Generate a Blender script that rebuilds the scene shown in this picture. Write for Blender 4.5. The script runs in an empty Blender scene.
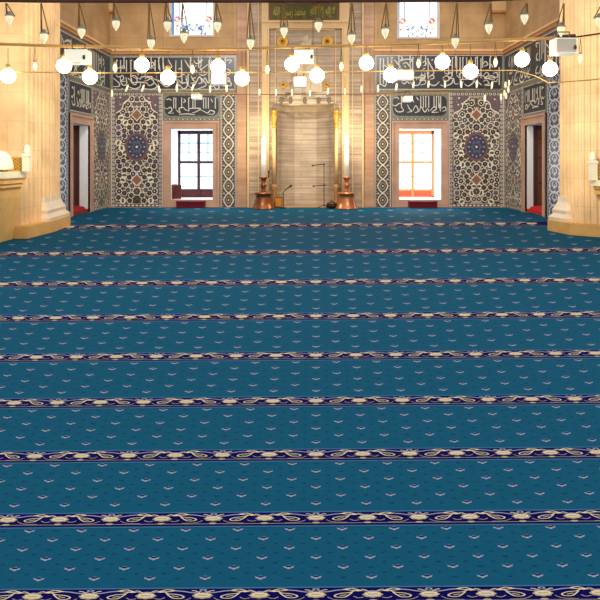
import bpy, math, random
from mathutils import Vector
from mathutils.geometry import tessellate_polygon
R = random.Random(7)
scn = bpy.context.scene
COL = scn.collection
PI = math.pi

# ------------------------------------------------------------------ camera constants
F = 655.0; CX = 305.5; CY = 160.0; EYE = 1.65
ZB = 23.0                      # distance of the back wall
S = F / ZB                     # pixels per metre on the back wall
XL, XR = -6.865, 6.99          # side walls
WALL_TOP = 9.2

def at(px, py, y):             # point at depth y seen at photo position px, py
    return Vector(((px - CX) * y / F, y, EYE + (CY - py) * y / F))
def BX(px): return (px - CX) / S
def BZ(py): return EYE + (CY - py) / S

# ------------------------------------------------------------------ materials
def lin(c):
    return tuple(((v / 255) / 12.92 if v / 255 <= .04045 else (((v / 255) + .055) / 1.055) ** 2.4) for v in c) + (1.0,)
MATS = {}
def mat(name, rgb, rough=.7, var=.08, scale=6., metal=0., emit=0., emit_rgb=None, spec=.3, trans=0., bump=0.):
    if name in MATS: return MATS[name]
    m = bpy.data.materials.new(name); m.use_nodes = True
    nt = m.node_tree; b = nt.nodes['Principled BSDF']
    tc = nt.nodes.new('ShaderNodeTexCoord'); nz = nt.nodes.new('ShaderNodeTexNoise')
    nz.inputs['Scale'].default_value = scale; nz.inputs['Detail'].default_value = 4
    nt.links.new(tc.outputs['Object'], nz.inputs['Vector'])
    mx = nt.nodes.new('ShaderNodeMix'); mx.data_type = 'RGBA'
    c = lin(rgb)
    mx.inputs[6].default_value = tuple(max(0, v * (1 - var * 1.6)) for v in c[:3]) + (1,)
    mx.inputs[7].default_value = tuple(min(1, v * (1 + var * 1.6)) for v in c[:3]) + (1,)
    nt.links.new(nz.outputs['Fac'], mx.inputs[0])
    nt.links.new(mx.outputs[2], b.inputs['Base Color'])
    b.inputs['Roughness'].default_value = rough
    b.inputs['Metallic'].default_value = metal
    b.inputs['Specular IOR Level'].default_value = spec
    b.inputs['Transmission Weight'].default_value = trans
    if emit:
        b.inputs['Emission Color'].default_value = lin(emit_rgb or rgb)
        b.inputs['Emission Strength'].default_value = emit
    if bump:
        bp = nt.nodes.new('ShaderNodeBump'); bp.inputs['Strength'].default_value = bump
        nt.links.new(nz.outputs['Fac'], bp.inputs['Height']); nt.links.new(bp.outputs['Normal'], b.inputs['Normal'])
    MATS[name] = m
    return m

def stone(name, rgb, rgb2, joint, bw, bh, mortar=.006, rough=.6, axis='XZ', vein=0., vrgb=None, mix=.5):
    """ashlar blocks with soft colour drift and optional horizontal bands"""
    if name in MATS: return MATS[name]
    m = bpy.data.materials.new(name); m.use_nodes = True
    nt = m.node_tree; L = nt.links; b = nt.nodes['Principled BSDF']; N = nt.nodes.new
    tc = N('ShaderNodeTexCoord'); sp = N('ShaderNodeSeparateXYZ'); L.new(tc.outputs['Object'], sp.inputs[0])
    ad = N('ShaderNodeMath'); ad.operation = 'ADD'
    L.new(sp.outputs['X'], ad.inputs[0]); L.new(sp.outputs['Y'], ad.inputs[1])
    cb = N('ShaderNodeCombineXYZ'); L.new(ad.outputs[0], cb.inputs[0]); L.new(sp.outputs['Z'], cb.inputs[1])
    br = N('ShaderNodeTexBrick'); L.new(cb.outputs[0], br.inputs['Vector'])
    br.inputs['Scale'].default_value = 1; br.inputs['Mortar Size'].default_value = mortar
    br.inputs['Brick Width'].default_value = bw; br.inputs['Row Height'].default_value = bh
    br.inputs['Mortar Smooth'].default_value = .3
    br.inputs['Color1'].default_value = lin(rgb); br.inputs['Color2'].default_value = lin(rgb2); br.inputs['Mortar'].default_value = lin(joint)
    nz = N('ShaderNodeTexNoise'); nz.inputs['Scale'].default_value = 1.6; nz.inputs['Detail'].default_value = 5
    L.new(tc.outputs['Object'], nz.inputs['Vector'])
    rp = N('ShaderNodeMapRange'); rp.inputs[1].default_value = .3; rp.inputs[2].default_value = .7
    rp.inputs[3].default_value = .8; rp.inputs[4].default_value = 1.12
    L.new(nz.outputs['Fac'], rp.inputs[0])
    mx = N('ShaderNodeMix'); mx.data_type = 'RGBA'; mx.blend_type = 'MULTIPLY'; mx.inputs[0].default_value = 1
    L.new(br.outputs['Color'], mx.inputs[6]); L.new(rp.outputs[0], mx.inputs[7])
    out = mx.outputs[2]
    if vein:
        mp = N('ShaderNodeMapping'); mp.inputs['Scale'].default_value = (.25, .25, vein); L.new(tc.outputs['Object'], mp.inputs[0])
        n2 = N('ShaderNodeTexNoise'); n2.inputs['Scale'].default_value = 1.; n2.inputs['Detail'].default_value = 6; n2.inputs['Roughness'].default_value = .65
        L.new(mp.outputs[0], n2.inputs['Vector'])
        r2 = N('ShaderNodeMapRange'); r2.inputs[1].default_value = .42; r2.inputs[2].default_value = .62
        r2.inputs[3].default_value = 0; r2.inputs[4].default_value = mix
        L.new(n2.outputs['Fac'], r2.inputs[0])
        m2 = N('ShaderNodeMix'); m2.data_type = 'RGBA'; L.new(r2.outputs[0], m2.inputs[0])
        L.new(out, m2.inputs[6]); m2.inputs[7].default_value = lin(vrgb); out = m2.outputs[2]
    L.new(out, b.inputs['Base Color']); b.inputs['Roughness'].default_value = rough
    b.inputs['Specular IOR Level'].default_value = .25
    MATS[name] = m
    return m

M_TAN = stone('tan_ashlar', (182, 146, 104), (172, 136, 94), (148, 114, 76), 1.5, .85)
M_PIER = stone('pier_ashlar', (242, 210, 164), (238, 202, 152), (226, 186, 134), .95, .62, mortar=.006)
M_PIER2 = mat('pier_moulding', (238, 220, 196), .6, .12, 3)
M_PIER3 = mat('pier_plinth', (226, 176, 104), .6, .15, 3)
M_MARBLE = stone('striped_marble', (188, 168, 146), (176, 156, 136), (142, 118, 98), 2.0, .23, mortar=.008, vein=13., vrgb=(136, 112, 96), mix=.85)
M_NICHE = stone('niche_marble', (192, 176, 158), (182, 166, 148), (150, 128, 108), 1.6, .2, mortar=.009, vein=14., vrgb=(150, 128, 112), mix=.8)
M_PINK = stone('pink_marble', (186, 152, 126), (178, 142, 116), (146, 112, 86), 2.0, .9, mortar=.004, vein=6., vrgb=(158, 112, 84), mix=.6)
M_CREAM = mat('cream_moulding', (210, 176, 130), .6, .1, 3)
M_FRAME = stone('pink_window_stone', (196, 160, 140), (188, 150, 130), (160, 120, 100), 3.0, 2.0, mortar=.004, vein=2.0, vrgb=(176, 136, 116), mix=.5)
M_CORNICE = mat('orange_cornice', (186, 128, 84), .7, .15, 3)
M_WHITE = mat('white_plaster', (232, 230, 228), .7, .03, 3)
M_GOLD = mat('gilding', (196, 150, 62), .45, .2, 9, metal=.35)
M_BRASS = mat('brass_rail', (205, 160, 96), .45, .1, 8, metal=.2)
M_DARKIRON = mat('dark_iron', (88, 52, 42), .6, .1, 8)
M_CORD = mat('lamp_cord', (140, 106, 58), .7, .1, 20)
M_WIRE = mat('thin_wire', (110, 88, 60), .6, .1, 20)

# ------------------------------------------------------------------ mesh builder
class MB:
    def __init__(s): s.v = []; s.f = []; s.m = []; s.mats = []; s.sm = []
    def mi(s, m):
        if m not in s.mats: s.mats.append(m)
        return s.mats.index(m)
    def add(s, vs, fs, m, smooth=False):
        o = len(s.v); s.v += [tuple(v) for v in vs]; k = s.mi(m)
        for f in fs: s.f.append([i + o for i in f]); s.m.append(k); s.sm.append(smooth)
    def box(s, a, b, m):
        x0, y0, z0 = a; x1, y1, z1 = b
        if x0 > x1: x0, x1 = x1, x0
        if y0 > y1: y0, y1 = y1, y0
        if z0 > z1: z0, z1 = z1, z0
        s.add([(x0,y0,z0),(x1,y0,z0),(x1,y1,z0),(x0,y1,z0),(x0,y0,z1),(x1,y0,z1),(x1,y1,z1),(x0,y1,z1)],
              [(0,3,2,1),(4,5,6,7),(0,1,5,4),(1,2,6,5),(2,3,7,6),(3,0,4,7)], m)
    def lathe(s, prof, m, c=(0,0,0), n=20, smooth=True, sx=1.):
        vs = []; fs = []
        for r, z in prof:
            for k in range(n):
                a = 2*PI*k/n; vs.append((c[0]+r*sx*math.cos(a), c[1]+r*math.sin(a), c[2]+z))
        for i in range(len(prof)-1):
            for k in range(n):
                fs.append((i*n+k, i*n+(k+1)%n, (i+1)*n+(k+1)%n, (i+1)*n+k))
        if prof[0][0] > 1e-4: fs.append(tuple(range(n))[::-1])
        if prof[-1][0] > 1e-4: fs.append(tuple((len(prof)-1)*n+k for k in range(n)))
        s.add(vs, fs, m, smooth)
    def tube(s, pts, r, m, n=8, smooth=True, cap=True):
        pts = [Vector(p) for p in pts]; vs = []; fs = []
        rs = r if isinstance(r, (list, tuple)) else [r]*len(pts)
        for i, p in enumerate(pts):
            t = (pts[min(i+1, len(pts)-1)] - pts[max(i-1, 0)]).normalized()
            u = t.cross(Vector((0,0,1)) if abs(t.z) < .9 else Vector((1,0,0))).normalized(); w = t.cross(u)
            for k in range(n):
                a = 2*PI*k/n; vs.append(p + u*math.cos(a)*rs[i] + w*math.sin(a)*rs[i])
        for i in range(len(pts)-1):
            for k in range(n): fs.append((i*n+k, i*n+(k+1)%n, (i+1)*n+(k+1)%n, (i+1)*n+k))
        if cap: fs.append(tuple(range(n))[::-1]); fs.append(tuple((len(pts)-1)*n+k for k in range(n)))
        s.add(vs, fs, m, smooth)
    def sphere(s, c, r, m, n=16, sz=1.):
        s.lathe([(max(1e-5, r*math.sin(PI*i/10)), -r*sz*math.cos(PI*i/10)) for i in range(11)], m, c, n)
    def prism(s, poly, z0, z1, m, poly2=None):
        n = len(poly); p2 = poly2 or poly
        s.add([(x,y,z0) for x,y in poly]+[(x,y,z1) for x,y in p2],
              [(i,(i+1)%n,n+(i+1)%n,n+i) for i in range(n)]+[tuple(range(n))[::-1], tuple(range(n,2*n))], m)
    def build(s, name, parent=None, shift=(0,0,0)):
        me = bpy.data.meshes.new(name)
        me.from_pydata([(a-shift[0], b-shift[1], c-shift[2]) for a,b,c in s.v], [], s.f)
        for m in s.mats: me.materials.append(m)
        me.polygons.foreach_set('material_index', s.m); me.polygons.foreach_set('use_smooth', s.sm)
        me.update(); o = bpy.data.objects.new(name, me); COL.objects.link(o)
        if parent: o.parent = parent
        else: o.location = shift
        return o

def tag(o, label=None, cat=None, group=None, kind=None):
    if label: o['label'] = label
    if cat: o['category'] = cat
    if group: o['group'] = group
    if kind: o['kind'] = kind
    return o
def thing(name, label, cat, loc=(0,0,0), group=None):
    o = bpy.data.objects.new(name, None); o.empty_display_size = .1; COL.objects.link(o); o.location = loc
    return tag(o, label, cat, group)
def shell(name, label=None):
    o = bpy.data.objects.new(name, None); COL.objects.link(o); return tag(o, label, None, None, 'structure')
def copy_thing(root, loc, label):
    r = root.copy(); COL.objects.link(r); r.location = loc; r['label'] = label
    for ch in list(root.children):
        c = ch.copy(); COL.objects.link(c); c.parent = r
        for g in list(ch.children):
            d = g.copy(); COL.objects.link(d); d.parent = c
    return r

# ------------------------------------------------------------------ flat drawing on a plane (inlaid pattern)
JIT = random.Random(11)
class Draw:
    def __init__(s, fn, step=.0015): s.fn = fn; s.mb = MB(); s.step = step; s.lay = 0
    def poly(s, pts, m, lay=None):
        lay = (s.lay if lay is None else lay) + JIT.random()*.6
        vs = [s.fn(x, y, lay*s.step) for x, y in pts]
        if len(pts) <= 4: fs = [tuple(range(len(pts)))]
        else: fs = [t for t in tessellate_polygon([[Vector((x, y, 0)) for x, y in pts]])]
        s.mb.add(vs, fs, m)
    def fan(s, c, pts, m, lay=None):
        lay = (s.lay if lay is None else lay) + JIT.random()*.6
        vs = [s.fn(c[0], c[1], lay*s.step)] + [s.fn(x, y, lay*s.step) for x, y in pts]; n = len(pts)
        s.mb.add(vs, [(0, i+1, (i+1) % n+1) for i in range(n)], m)
    def rect(s, x0, y0, x1, y1, m, lay=None): s.poly([(x0,y0),(x1,y0),(x1,y1),(x0,y1)], m, lay)
    def ell(s, cx, cy, rx, ry, m, lay=None, n=14, lobes=0, amp=.2, ph=0., rot=0.):
        pts = []
        nn = max(n, lobes*4)
        for k in range(nn):
            a = 2*PI*k/nn; q = 1 + (amp*math.cos(lobes*a+ph) if lobes else 0)
            x = rx*q*math.cos(a); y = ry*q*math.sin(a)
            pts.append((cx + x*math.cos(rot) - y*math.sin(rot), cy + x*math.sin(rot) + y*math.cos(rot)))
        s.fan((cx, cy), pts, m, lay)
    def ring(s, cx, cy, rx, ry, w, m, lay=None, n=16, a0=0, a1=2*PI):
        s.stroke([(cx+rx*math.cos(a0+(a1-a0)*k/n), cy+ry*math.sin(a0+(a1-a0)*k/n)) for k in range(n+1)], w, m, lay, smooth=False)
    def stroke(s, pts, w, m, lay=None, smooth=True, taper=False, sq=1.):
        """ribbon of width w along pts; sq squashes the width vertically"""
        lay = (s.lay if lay is None else lay) + JIT.random()*.6
        if smooth and len(pts) > 2:
            q = []
            P = [pts[0]] + list(pts) + [pts[-1]]
            for i in range(1, len(P)-2):
                for k in range(5):
                    t = k/5.; a, b, c, d = P[i-1], P[i], P[i+1], P[i+2]
                    q.append(tuple(.5*((2*b[j])+(-a[j]+c[j])*t+(2*a[j]-5*b[j]+4*c[j]-d[j])*t*t+(-a[j]+3*b[j]-3*c[j]+d[j])*t**3) for j in (0,1)))
            q.append(pts[-1]); pts = q
        n = len(pts); vs = []
        for i, p in enumerate(pts):
            a = pts[max(i-1,0)]; b = pts[min(i+1,n-1)]
            tx, ty = b[0]-a[0], (b[1]-a[1])/sq; l = math.hypot(tx, ty) or 1
            ww = w*.5
            if taper: ww *= .45 + .55*math.sin(PI*min(1, max(0, (i+.4)/(n-.2))))
            nx, ny = -ty/l*ww, tx/l*ww*sq
            vs += [s.fn(p[0]+nx, p[1]+ny, lay*s.step), s.fn(p[0]-nx, p[1]-ny, lay*s.step)]
        s.mb.add(vs, [(2*i, 2*i+1, 2*i+3, 2*i+2) for i in range(n-1)], m)

def back_fn(off=0.02):       # photo position on the back wall, lifted off it
    return lambda x, y, l: (BX(x), ZB - off - l, BZ(y))
def side_fn(side, off=.02):  # x runs along the wall (metres of depth) ; y is photo-like height at the back wall scale
    X = XL if side < 0 else XR
    return lambda x, y, l: (X - side*(off + l), x, BZ(y))

# ------------------------------------------------------------------ floor and carpet
mb = MB(); mb.box((-16, -4, -.3), (16, 30, -.012), M_TAN)
tag(mb.build('floor'), None, None, None, 'structure')

TEAL = mat('teal_carpet', (15, 84, 116), .95, .07, 40, spec=.05)
NAVY = mat('navy_carpet', (8, 5, 84), .95, .08, 40, spec=.05)
IVORY = mat('ivory_carpet', (222, 206, 176), .95, .06, 40, spec=.05)
SAND = mat('sand_carpet', (178, 166, 142), .95, .06, 40, spec=.05)
PALEBLUE = mat('pale_blue_carpet', (66, 108, 156), .95, .06, 40, spec=.05)
MAUVE = mat('mauve_carpet', (150, 158, 184), .95, .06, 40, spec=.05)
PLUM = mat('plum_carpet', (26, 34, 84), .95, .06, 40, spec=.05)
SPECK = mat('speck_carpet', (16, 62, 100), .95, .06, 40, spec=.05)
A_, B_ = .002272, .0001297
def carpet_xy(c, n):
    q = A_ - B_*n
    y0 = 1/q - 215; x = 316 + .07*c/q; y = y0 - .0073*(x-316)
    Y = EYE*F/(y-CY); return ((x-CX)*Y/F, Y)
def carpet_fn(c, n, l):
    X, Y = carpet_xy(c, n); return (X, Y, l)
dc = Draw(carpet_fn, .0008)
cb = MB()
cb.box((-6.84, 16.62, -.012), (6.96, 22.78, 0), TEAL); cb.box((-6.84, 13.6, -.012), (6.96, 16.62, 0), TEAL); cb.box((-13, -3, -.012), (13, 13.6, 0), TEAL)
dc.mb = cb
def cw_in(c, n, m=.3):
    X, Y = carpet_xy(c, n)
    if Y > 22.6: return False
    lim = 6.55 if Y > 13.4 else 12.5
    return abs(X) < lim
def cstrip(n0, n1, m, lay, n_mid):
    X, Y = carpet_xy(0, n_mid)
    lim = (6.7 if Y > 13.2 else 12.8)
    # half-width expressed in carpet columns
    q = A_ - B_*n_mid
    c = lim/abs(carpet_xy(1, n_mid)[0]-carpet_xy(0, n_mid)[0])
    cl, cr = -c, c
    k = 24
    for i in range(k):
        a = cl + (cr-cl)*i/k; b = cl + (cr-cl)*(i+1)/k
        dc.poly([(a, n0), (b, n0), (b, n1), (a, n1)], m, lay)
for n in range(-1, 12):
    N = float(n)
    if n >= 0:
        cstrip(N-.098, N-.084, PALEBLUE, 1, N)
        cstrip(N-.084, N+.098, NAVY, 1, N)
        cstrip(N+.074, N+.079, SAND, 2, N)
        cstrip(N+.108, N+.122, PALEBLUE, 1, N)
    for ci in range(-24, 25):
        if n < 0 or not cw_in(ci, N): continue
        dc.ell(ci, N+.004, .175, .036, SAND, 3, 16, 8, .08)
        dc.ell(ci, N+.002, .145, .027, IVORY, 4, 14)
        dc.stroke([(ci-.09, N+.004), (ci+.09, N+.004)], .010, SAND, 5, sq=1)
        for sg in (-1, 1): dc.stroke([(ci+sg*.05, N-.02), (ci+sg*.13, N-.046), (ci+sg*.2, N-.05)], .018, IVORY, 5, sq=.4)
        dc.ell(ci, N+.076, .08, .012, SAND, 4, 8)
        even = (ci % 2 == 0)
        if even:
            dc.ell(ci, N-.062, .07, .012, MAUVE, 3, 8); dc.ell(ci, N-.060, .03, .006, NAVY, 4, 6)
            for sg in (-1, 1):
                dc.stroke([(ci+sg*.03, N-.048), (ci+sg*.16, N-.030), (ci+sg*.36, N-.048), (ci+sg*.5, N-.055)], .03, MAUVE, 3, sq=.35)
                dc.stroke([(ci+sg*.2, N+.03), (ci+sg*.33, N+.062), (ci+sg*.6, N+.072)], .014, SAND, 3, sq=.35)
                L = lambda d, v: (ci+sg*d, N+v)
                dc.poly([L(.46,-.054), L(.56,-.070), L(.66,-.073), L(.84,-.040), L(.74,-.034), L(.6,-.043)], IVORY, 3)
                dc.poly([L(.55,-.056), L(.64,-.064), L(.73,-.049), L(.62,-.048)], NAVY, 4)
                dc.stroke([L(.84,-.040), L(.92,-.034), L(1,-.040)], .025, MAUVE, 3, sq=.35)
                dc.stroke([L(.68,-.042), L(.6,-.020), L(.44,-.010), L(.33,.014), L(.37,.034), L(.5,.034), L(.58,.008), L(.64,-.022)], .03, IVORY, 3, sq=.22)
                dc.stroke([L(.54,.008), L(.47,.014), L(.42,.020)], .03, SAND, 4, sq=.3)
                dc.stroke([L(.66,.024), L(.74,.044), L(.84,.034)], .018, SAND, 3, sq=.3)
    for k in range(6):
        v = N + .155 + .1262*k
        for ci in range(-48, 49):
            c = ci*.5
            if not cw_in(c, v): continue
            if (ci + k) % 2 == 1:
                w = .105; h = .026
                P = lambda a, b: (c+a*w, v+b*h)
                dc.poly([P(-1,-.75), P(-.75,-.2), P(-.45,-.35), P(-.2,-.95), P(.2,-.95), P(.45,-.35), P(.75,-.2), P(1,-.75), P(.85,.25), P(.45,.5), P(.15,1), P(-.15,1), P(-.45,.5), P(-.85,.25)], MAUVE, 1)
                dc.poly([P(-.5,-.3), P(-.15,-.72), P(.15,-.72), P(.5,-.3), P(.3,.2), P(0,.05), P(-.3,.2)], PLUM, 2)
            else:
                dc.stroke([(c-.05, v), (c, v+.007), (c+.05, v)], .02, SPECK, 1, sq=.5)
            if k < 5 : 
                v2 = v+.063; dc.stroke([(c+.25-.035, v2), (c+.25, v2+.006), (c+.25+.035, v2)], .018, SPECK, 1, sq=.5)
tag(cb.build('carpet'), 'deep teal wall-to-wall prayer carpet with navy and ivory border stripes', 'carpet')

# ------------------------------------------------------------------ walls
def holed(mb, fn, x0, x1, y0, y1, holes, m):
    holes = [h for h in holes if h[2] > x0 and h[0] < x1]
    xs = sorted({x0, x1, *[h[0] for h in holes], *[h[2] for h in holes]}); ys = sorted({y0, y1, *[h[1] for h in holes], *[h[3] for h in holes]})
    for i in range(len(xs)-1):
        for j in range(len(ys)-1):
            cx = (xs[i]+xs[i+1])/2; cy = (ys[j]+ys[j+1])/2
            if any(h[0] < cx < h[2] and h[1] < cy < h[3] for h in holes): continue
            mb.add([fn(xs[i],ys[j]), fn(xs[i+1],ys[j]), fn(xs[i+1],ys[j+1]), fn(xs[i],ys[j+1])], [(0,1,2,3)], m)
Z0, ZT = 0., WALL_TOP
WIN = [(171, 213), (399, 441)]      # lower windows: opening edges on the back wall (photo columns)
WZ0, WZ1 = BZ(199.5), BZ(129)
UPW = [(171, 213, 35), (398.5, 438, 37)]
UZ1 = 8.6
NX0, NX1 = BX(277), BX(334)         # mihrab niche
# the niche mouth is cut as a stack of rectangles that follow the stepped hood
nh = [(NX0, Z0, NX1, BZ(104))]
steps = [(280,104,98),(285,98,92),(289,92,82),(291,82,74),(293,74,65),(295,65,56),(298,56,48),(300,48,41),(303,41,35)]
for x, ya, yb in steps: nh.append((BX(x), BZ(ya), -BX(x) + 2*BX(305.5), BZ(yb)))
holes = [(BX(a), WZ0, BX(b), WZ1) for a, b in WIN] + [(BX(a), BZ(c), BX(b), UZ1) for a, b, c in UPW]
mb = MB()
bf = lambda x, z: (x, ZB, z)
holed(mb, bf, XL, BX(237), Z0, ZT, holes, M_TAN)
holed(mb, bf, BX(374), XR, Z0, ZT, holes, M_TAN)
holed(mb, bf, BX(237), BX(374), Z0, ZT, nh, M_MARBLE)
wb = tag(mb.build('wall_back'), None, None, None, 'structure')

# side walls: lower opening and small upper window each
SY0, SY1 = 19.2, 20.68; SZ0, SZ1 = .04, WZ1
UY0, UY1 = 18.9, 19.85
for sd, X, nm in ((-1, XL, 'wall_left'), (1, XR, 'wall_right')):
    mb = MB()
    holed(mb, lambda y, z, X=X: (X, y, z), 11.0, ZB, Z0, ZT, [(SY0, SZ0, SY1, SZ1), (UY0, BZ(17), UY1, UZ1)], M_TAN)
    tag(mb.build(nm), None, None, None, 'structure')

# cornice ledge below the upper windows, and moulded frames on the tan wall
for nm, fn in (('trim_1', lambda o: [((XL, ZB-o, 0), (BX(237), ZB, 0))]), ('trim_2', lambda o: [((BX(374), ZB-o, 0), (XR, ZB, 0))]),
               ('trim_3', lambda o: [((XL, 11, 0), (XL+o, ZB, 0))]), ('trim_4', lambda o: [((XR-o, 11, 0), (XR, ZB, 0))])):
    mb = MB()
    for za, zb_, o, m in ((54.5, 51.5, .07, M_CORNICE), (51.5, 49.5, .11, M_CREAM), (49.5, 48.5, .06, M_CORNICE)):
        for a, b in fn(o): mb.box((a[0], a[1], BZ(za)), (b[0], b[1], BZ(zb_)), m)
    tag(mb.build(nm), None, None, None, 'structure')
# shallow upright mouldings on the tan wall beside the upper windows
mb = MB()
for a, b in ((161, 163), (233.5, 236.8), (374.5, 377), (386, 388), (450, 452), (484, 485.5)):
    mb.box((BX(a), ZB-.05, BZ(48.5)), (BX(b), ZB, ZT), M_TAN)
for a, b in ((105.8, 114), (491, 507)):
    mb.box((max(XL, BX(a)), ZB-.16, BZ(12)), (min(XR, BX(b)), ZB, ZT), M_CREAM)
    mb.box((max(XL, BX(a-1)), ZB-.2, BZ(13.5)), (min(XR, BX(b+1)), ZB, BZ(11.5)), M_CORNICE)
tag(mb.build('trim_5'), None, None, None, 'structure')

# ------------------------------------------------------------------ windows
GL_COOL = mat('daylit_glass', (236, 246, 255), .3, .02, 2, emit=.9, emit_rgb=(216, 236, 250))
GL_WARM = mat('daylit_glass_white', (255, 252, 248), .3, .02, 2, emit=1.7, emit_rgb=(255, 250, 246))
GL_DIM = mat('dim_glass', (200, 205, 215), .3, .02, 2, emit=.35, emit_rgb=(210, 220, 235))
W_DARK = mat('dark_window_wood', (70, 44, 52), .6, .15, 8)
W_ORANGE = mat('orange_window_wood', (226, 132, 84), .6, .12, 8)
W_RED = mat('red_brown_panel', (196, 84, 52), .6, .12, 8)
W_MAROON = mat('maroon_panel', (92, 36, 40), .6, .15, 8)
W_BROWN = mat('brown_shutter', (112, 62, 30), .6, .2, 8)
W_BAR = mat('window_bars', (150, 190, 200), .6, .05, 8)
J_WHITE = mat('white_reveal', (236, 236, 238), .7, .02, 4)

def stone_frame(fn, x0, x1, yt, yb, ix0, ix1, iyt, iyb, name, parent, o=.06):
    """stone surround: fn(x, y, out) -> point; flat face and an inner chamfer line"""
    mb = MB()
    def slab(a, b, c, d, out, m):
        P = [fn(a,c,0), fn(b,c,0), fn(b,d,0), fn(a,d,0), fn(a,c,out), fn(b,c,out), fn(b,d,out), fn(a,d,out)]
        mb.add(P, [(4,5,6,7),(0,1,5,4),(1,2,6,5),(2,3,7,6),(3,0,4,7)], m)
    e = .06*(1 if x1-x0 < 10 else S)
    slab(x0, ix0, yb, yt, o, M_FRAME); slab(ix1, x1, yb, yt, o, M_FRAME); slab(ix0, ix1, iyt, yt, o, M_FRAME)
    if abs(iyb-yb) > .01: slab(ix0, ix1, yb, iyb, o, M_FRAME)
    # raised outer fillet
    slab(x0, x0+e, yb, yt, o+.04, M_FRAME); slab(x1-e, x1, yb, yt, o+.04, M_FRAME)
    slab(x0+e, x1-e, yt+2.0 if x1-x0 > 10 else yt+2.0, yt, o+.04, M_FRAME)
    return mb.build(name, parent)

DEPTH = 1.35
wn = 0
def back_window(i, x0, x1, fx0, fx1):
    global wn; wn += 1
    t = shell('window_%d' % wn)
    stone_frame(lambda x, y, o: (BX(x), ZB-o, BZ(y)), fx0, fx1, 121, 207, x0, x1, 129, 199.5, 'stone_surround', t)
    mb = MB()   # deep reveal
    a, b = BX(x0), BX(x1); y0, y1 = ZB-.06, ZB+DEPTH
    mb.add([(a,y0,WZ0),(a,y1,WZ0),(a,y1,WZ1),(a,y0,WZ1)], [(0,1,2,3)], J_WHITE)
    mb.add([(b,y0,WZ0),(b,y1,WZ0),(b,y1,WZ1),(b,y0,WZ1)], [(3,2,1,0)], J_WHITE)
    mb.add([(a,y0,WZ1),(b,y0,WZ1),(b,y1,WZ1),(a,y1,WZ1)], [(0,1,2,3)], J_WHITE)
    mb.add([(a,y0,WZ0),(b,y0,WZ0),(b,y1,WZ0),(a,y1,WZ0)], [(3,2,1,0)], J_WHITE)
    mb.build('reveal', t)
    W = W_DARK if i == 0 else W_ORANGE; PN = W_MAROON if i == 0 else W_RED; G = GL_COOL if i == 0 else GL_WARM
    yw = ZB + DEPTH; k = F/yw
    q = lambda px: (px-CX)/k; z = lambda py: EYE+(CY-py)/k
    fb = MB(); d0, d1 = yw-.07, yw
    la, lb = (a, b)
    top = WZ1
    fw = .085
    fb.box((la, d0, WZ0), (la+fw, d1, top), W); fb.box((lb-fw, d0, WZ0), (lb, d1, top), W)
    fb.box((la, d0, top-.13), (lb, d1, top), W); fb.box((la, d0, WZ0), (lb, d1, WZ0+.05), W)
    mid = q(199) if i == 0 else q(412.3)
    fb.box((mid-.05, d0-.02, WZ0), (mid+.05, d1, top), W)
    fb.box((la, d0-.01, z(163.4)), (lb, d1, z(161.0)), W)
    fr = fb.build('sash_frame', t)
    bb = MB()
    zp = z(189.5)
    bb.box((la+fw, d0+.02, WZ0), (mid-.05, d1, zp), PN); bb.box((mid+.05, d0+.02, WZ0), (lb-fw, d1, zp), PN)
    bb.box((la+fw, d0, zp-.05), (lb-fw, d1, zp+.02), W)
    bb.build('bottom_panel', fr)
    for (xa, xb_) in ((la+fw, mid-.05), (mid+.05, lb-fw)):
        for (za, zb_) in ((zp, z(163.4)), (z(161.0), top-.13)):
            gb = MB(); gb.box((xa, d1-.03, za), (xb_, d1-.02, zb_), G)
            gz = (za+zb_)/2; upper = za > z(162.5)
            nb = 2 if upper else 1
            for r in range(1, nb+1):
                zz = za+(zb_-za)*r/(nb+1); gb.box((xa, d1-.045, zz-.018), (xb_, d1-.03, zz+.018), W_BAR)
            if upper: gb.box(((xa+xb_)/2-.018, d1-.045, za), ((xa+xb_)/2+.018, d1-.03, zb_), W_BAR)
            gb.build('pane', fr)
    if i == 0:
        sb = MB()
        sb.box((a+.005, ZB+.12, WZ0), (a+.05, ZB+.8, WZ0+.52), W_MAROON); sb.box((a+.05, ZB+.3, WZ0), (a+.3, ZB+.34, WZ0+.5), W_MAROON)
        sb.build('open_shutter', t)
    return t
def area_light(loc, w_, h_, power, col, name):
    l = bpy.data.lights.new(name, 'AREA'); l.shape = 'RECTANGLE'; l.size = w_; l.size_y = h_; l.energy = power; l.color = col
    o = bpy.data.objects.new(name, l); COL.objects.link(o); o.location = loc; o.rotation_euler = (-PI/2, 0, 0); return o
area_light((BX(192), ZB+DEPTH-.15, 1.6), 1.2, 2.0, 30, (.86, .94, 1), 'window_daylight'); area_light((BX(420), ZB+DEPTH-.15, 1.6), 1.2, 2.0, 60, (1, .98, .96), 'window_daylight')
back_window(0, 171, 213, 163, 219.7)
back_window(1, 399, 441, 391.5, 448)

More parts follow.
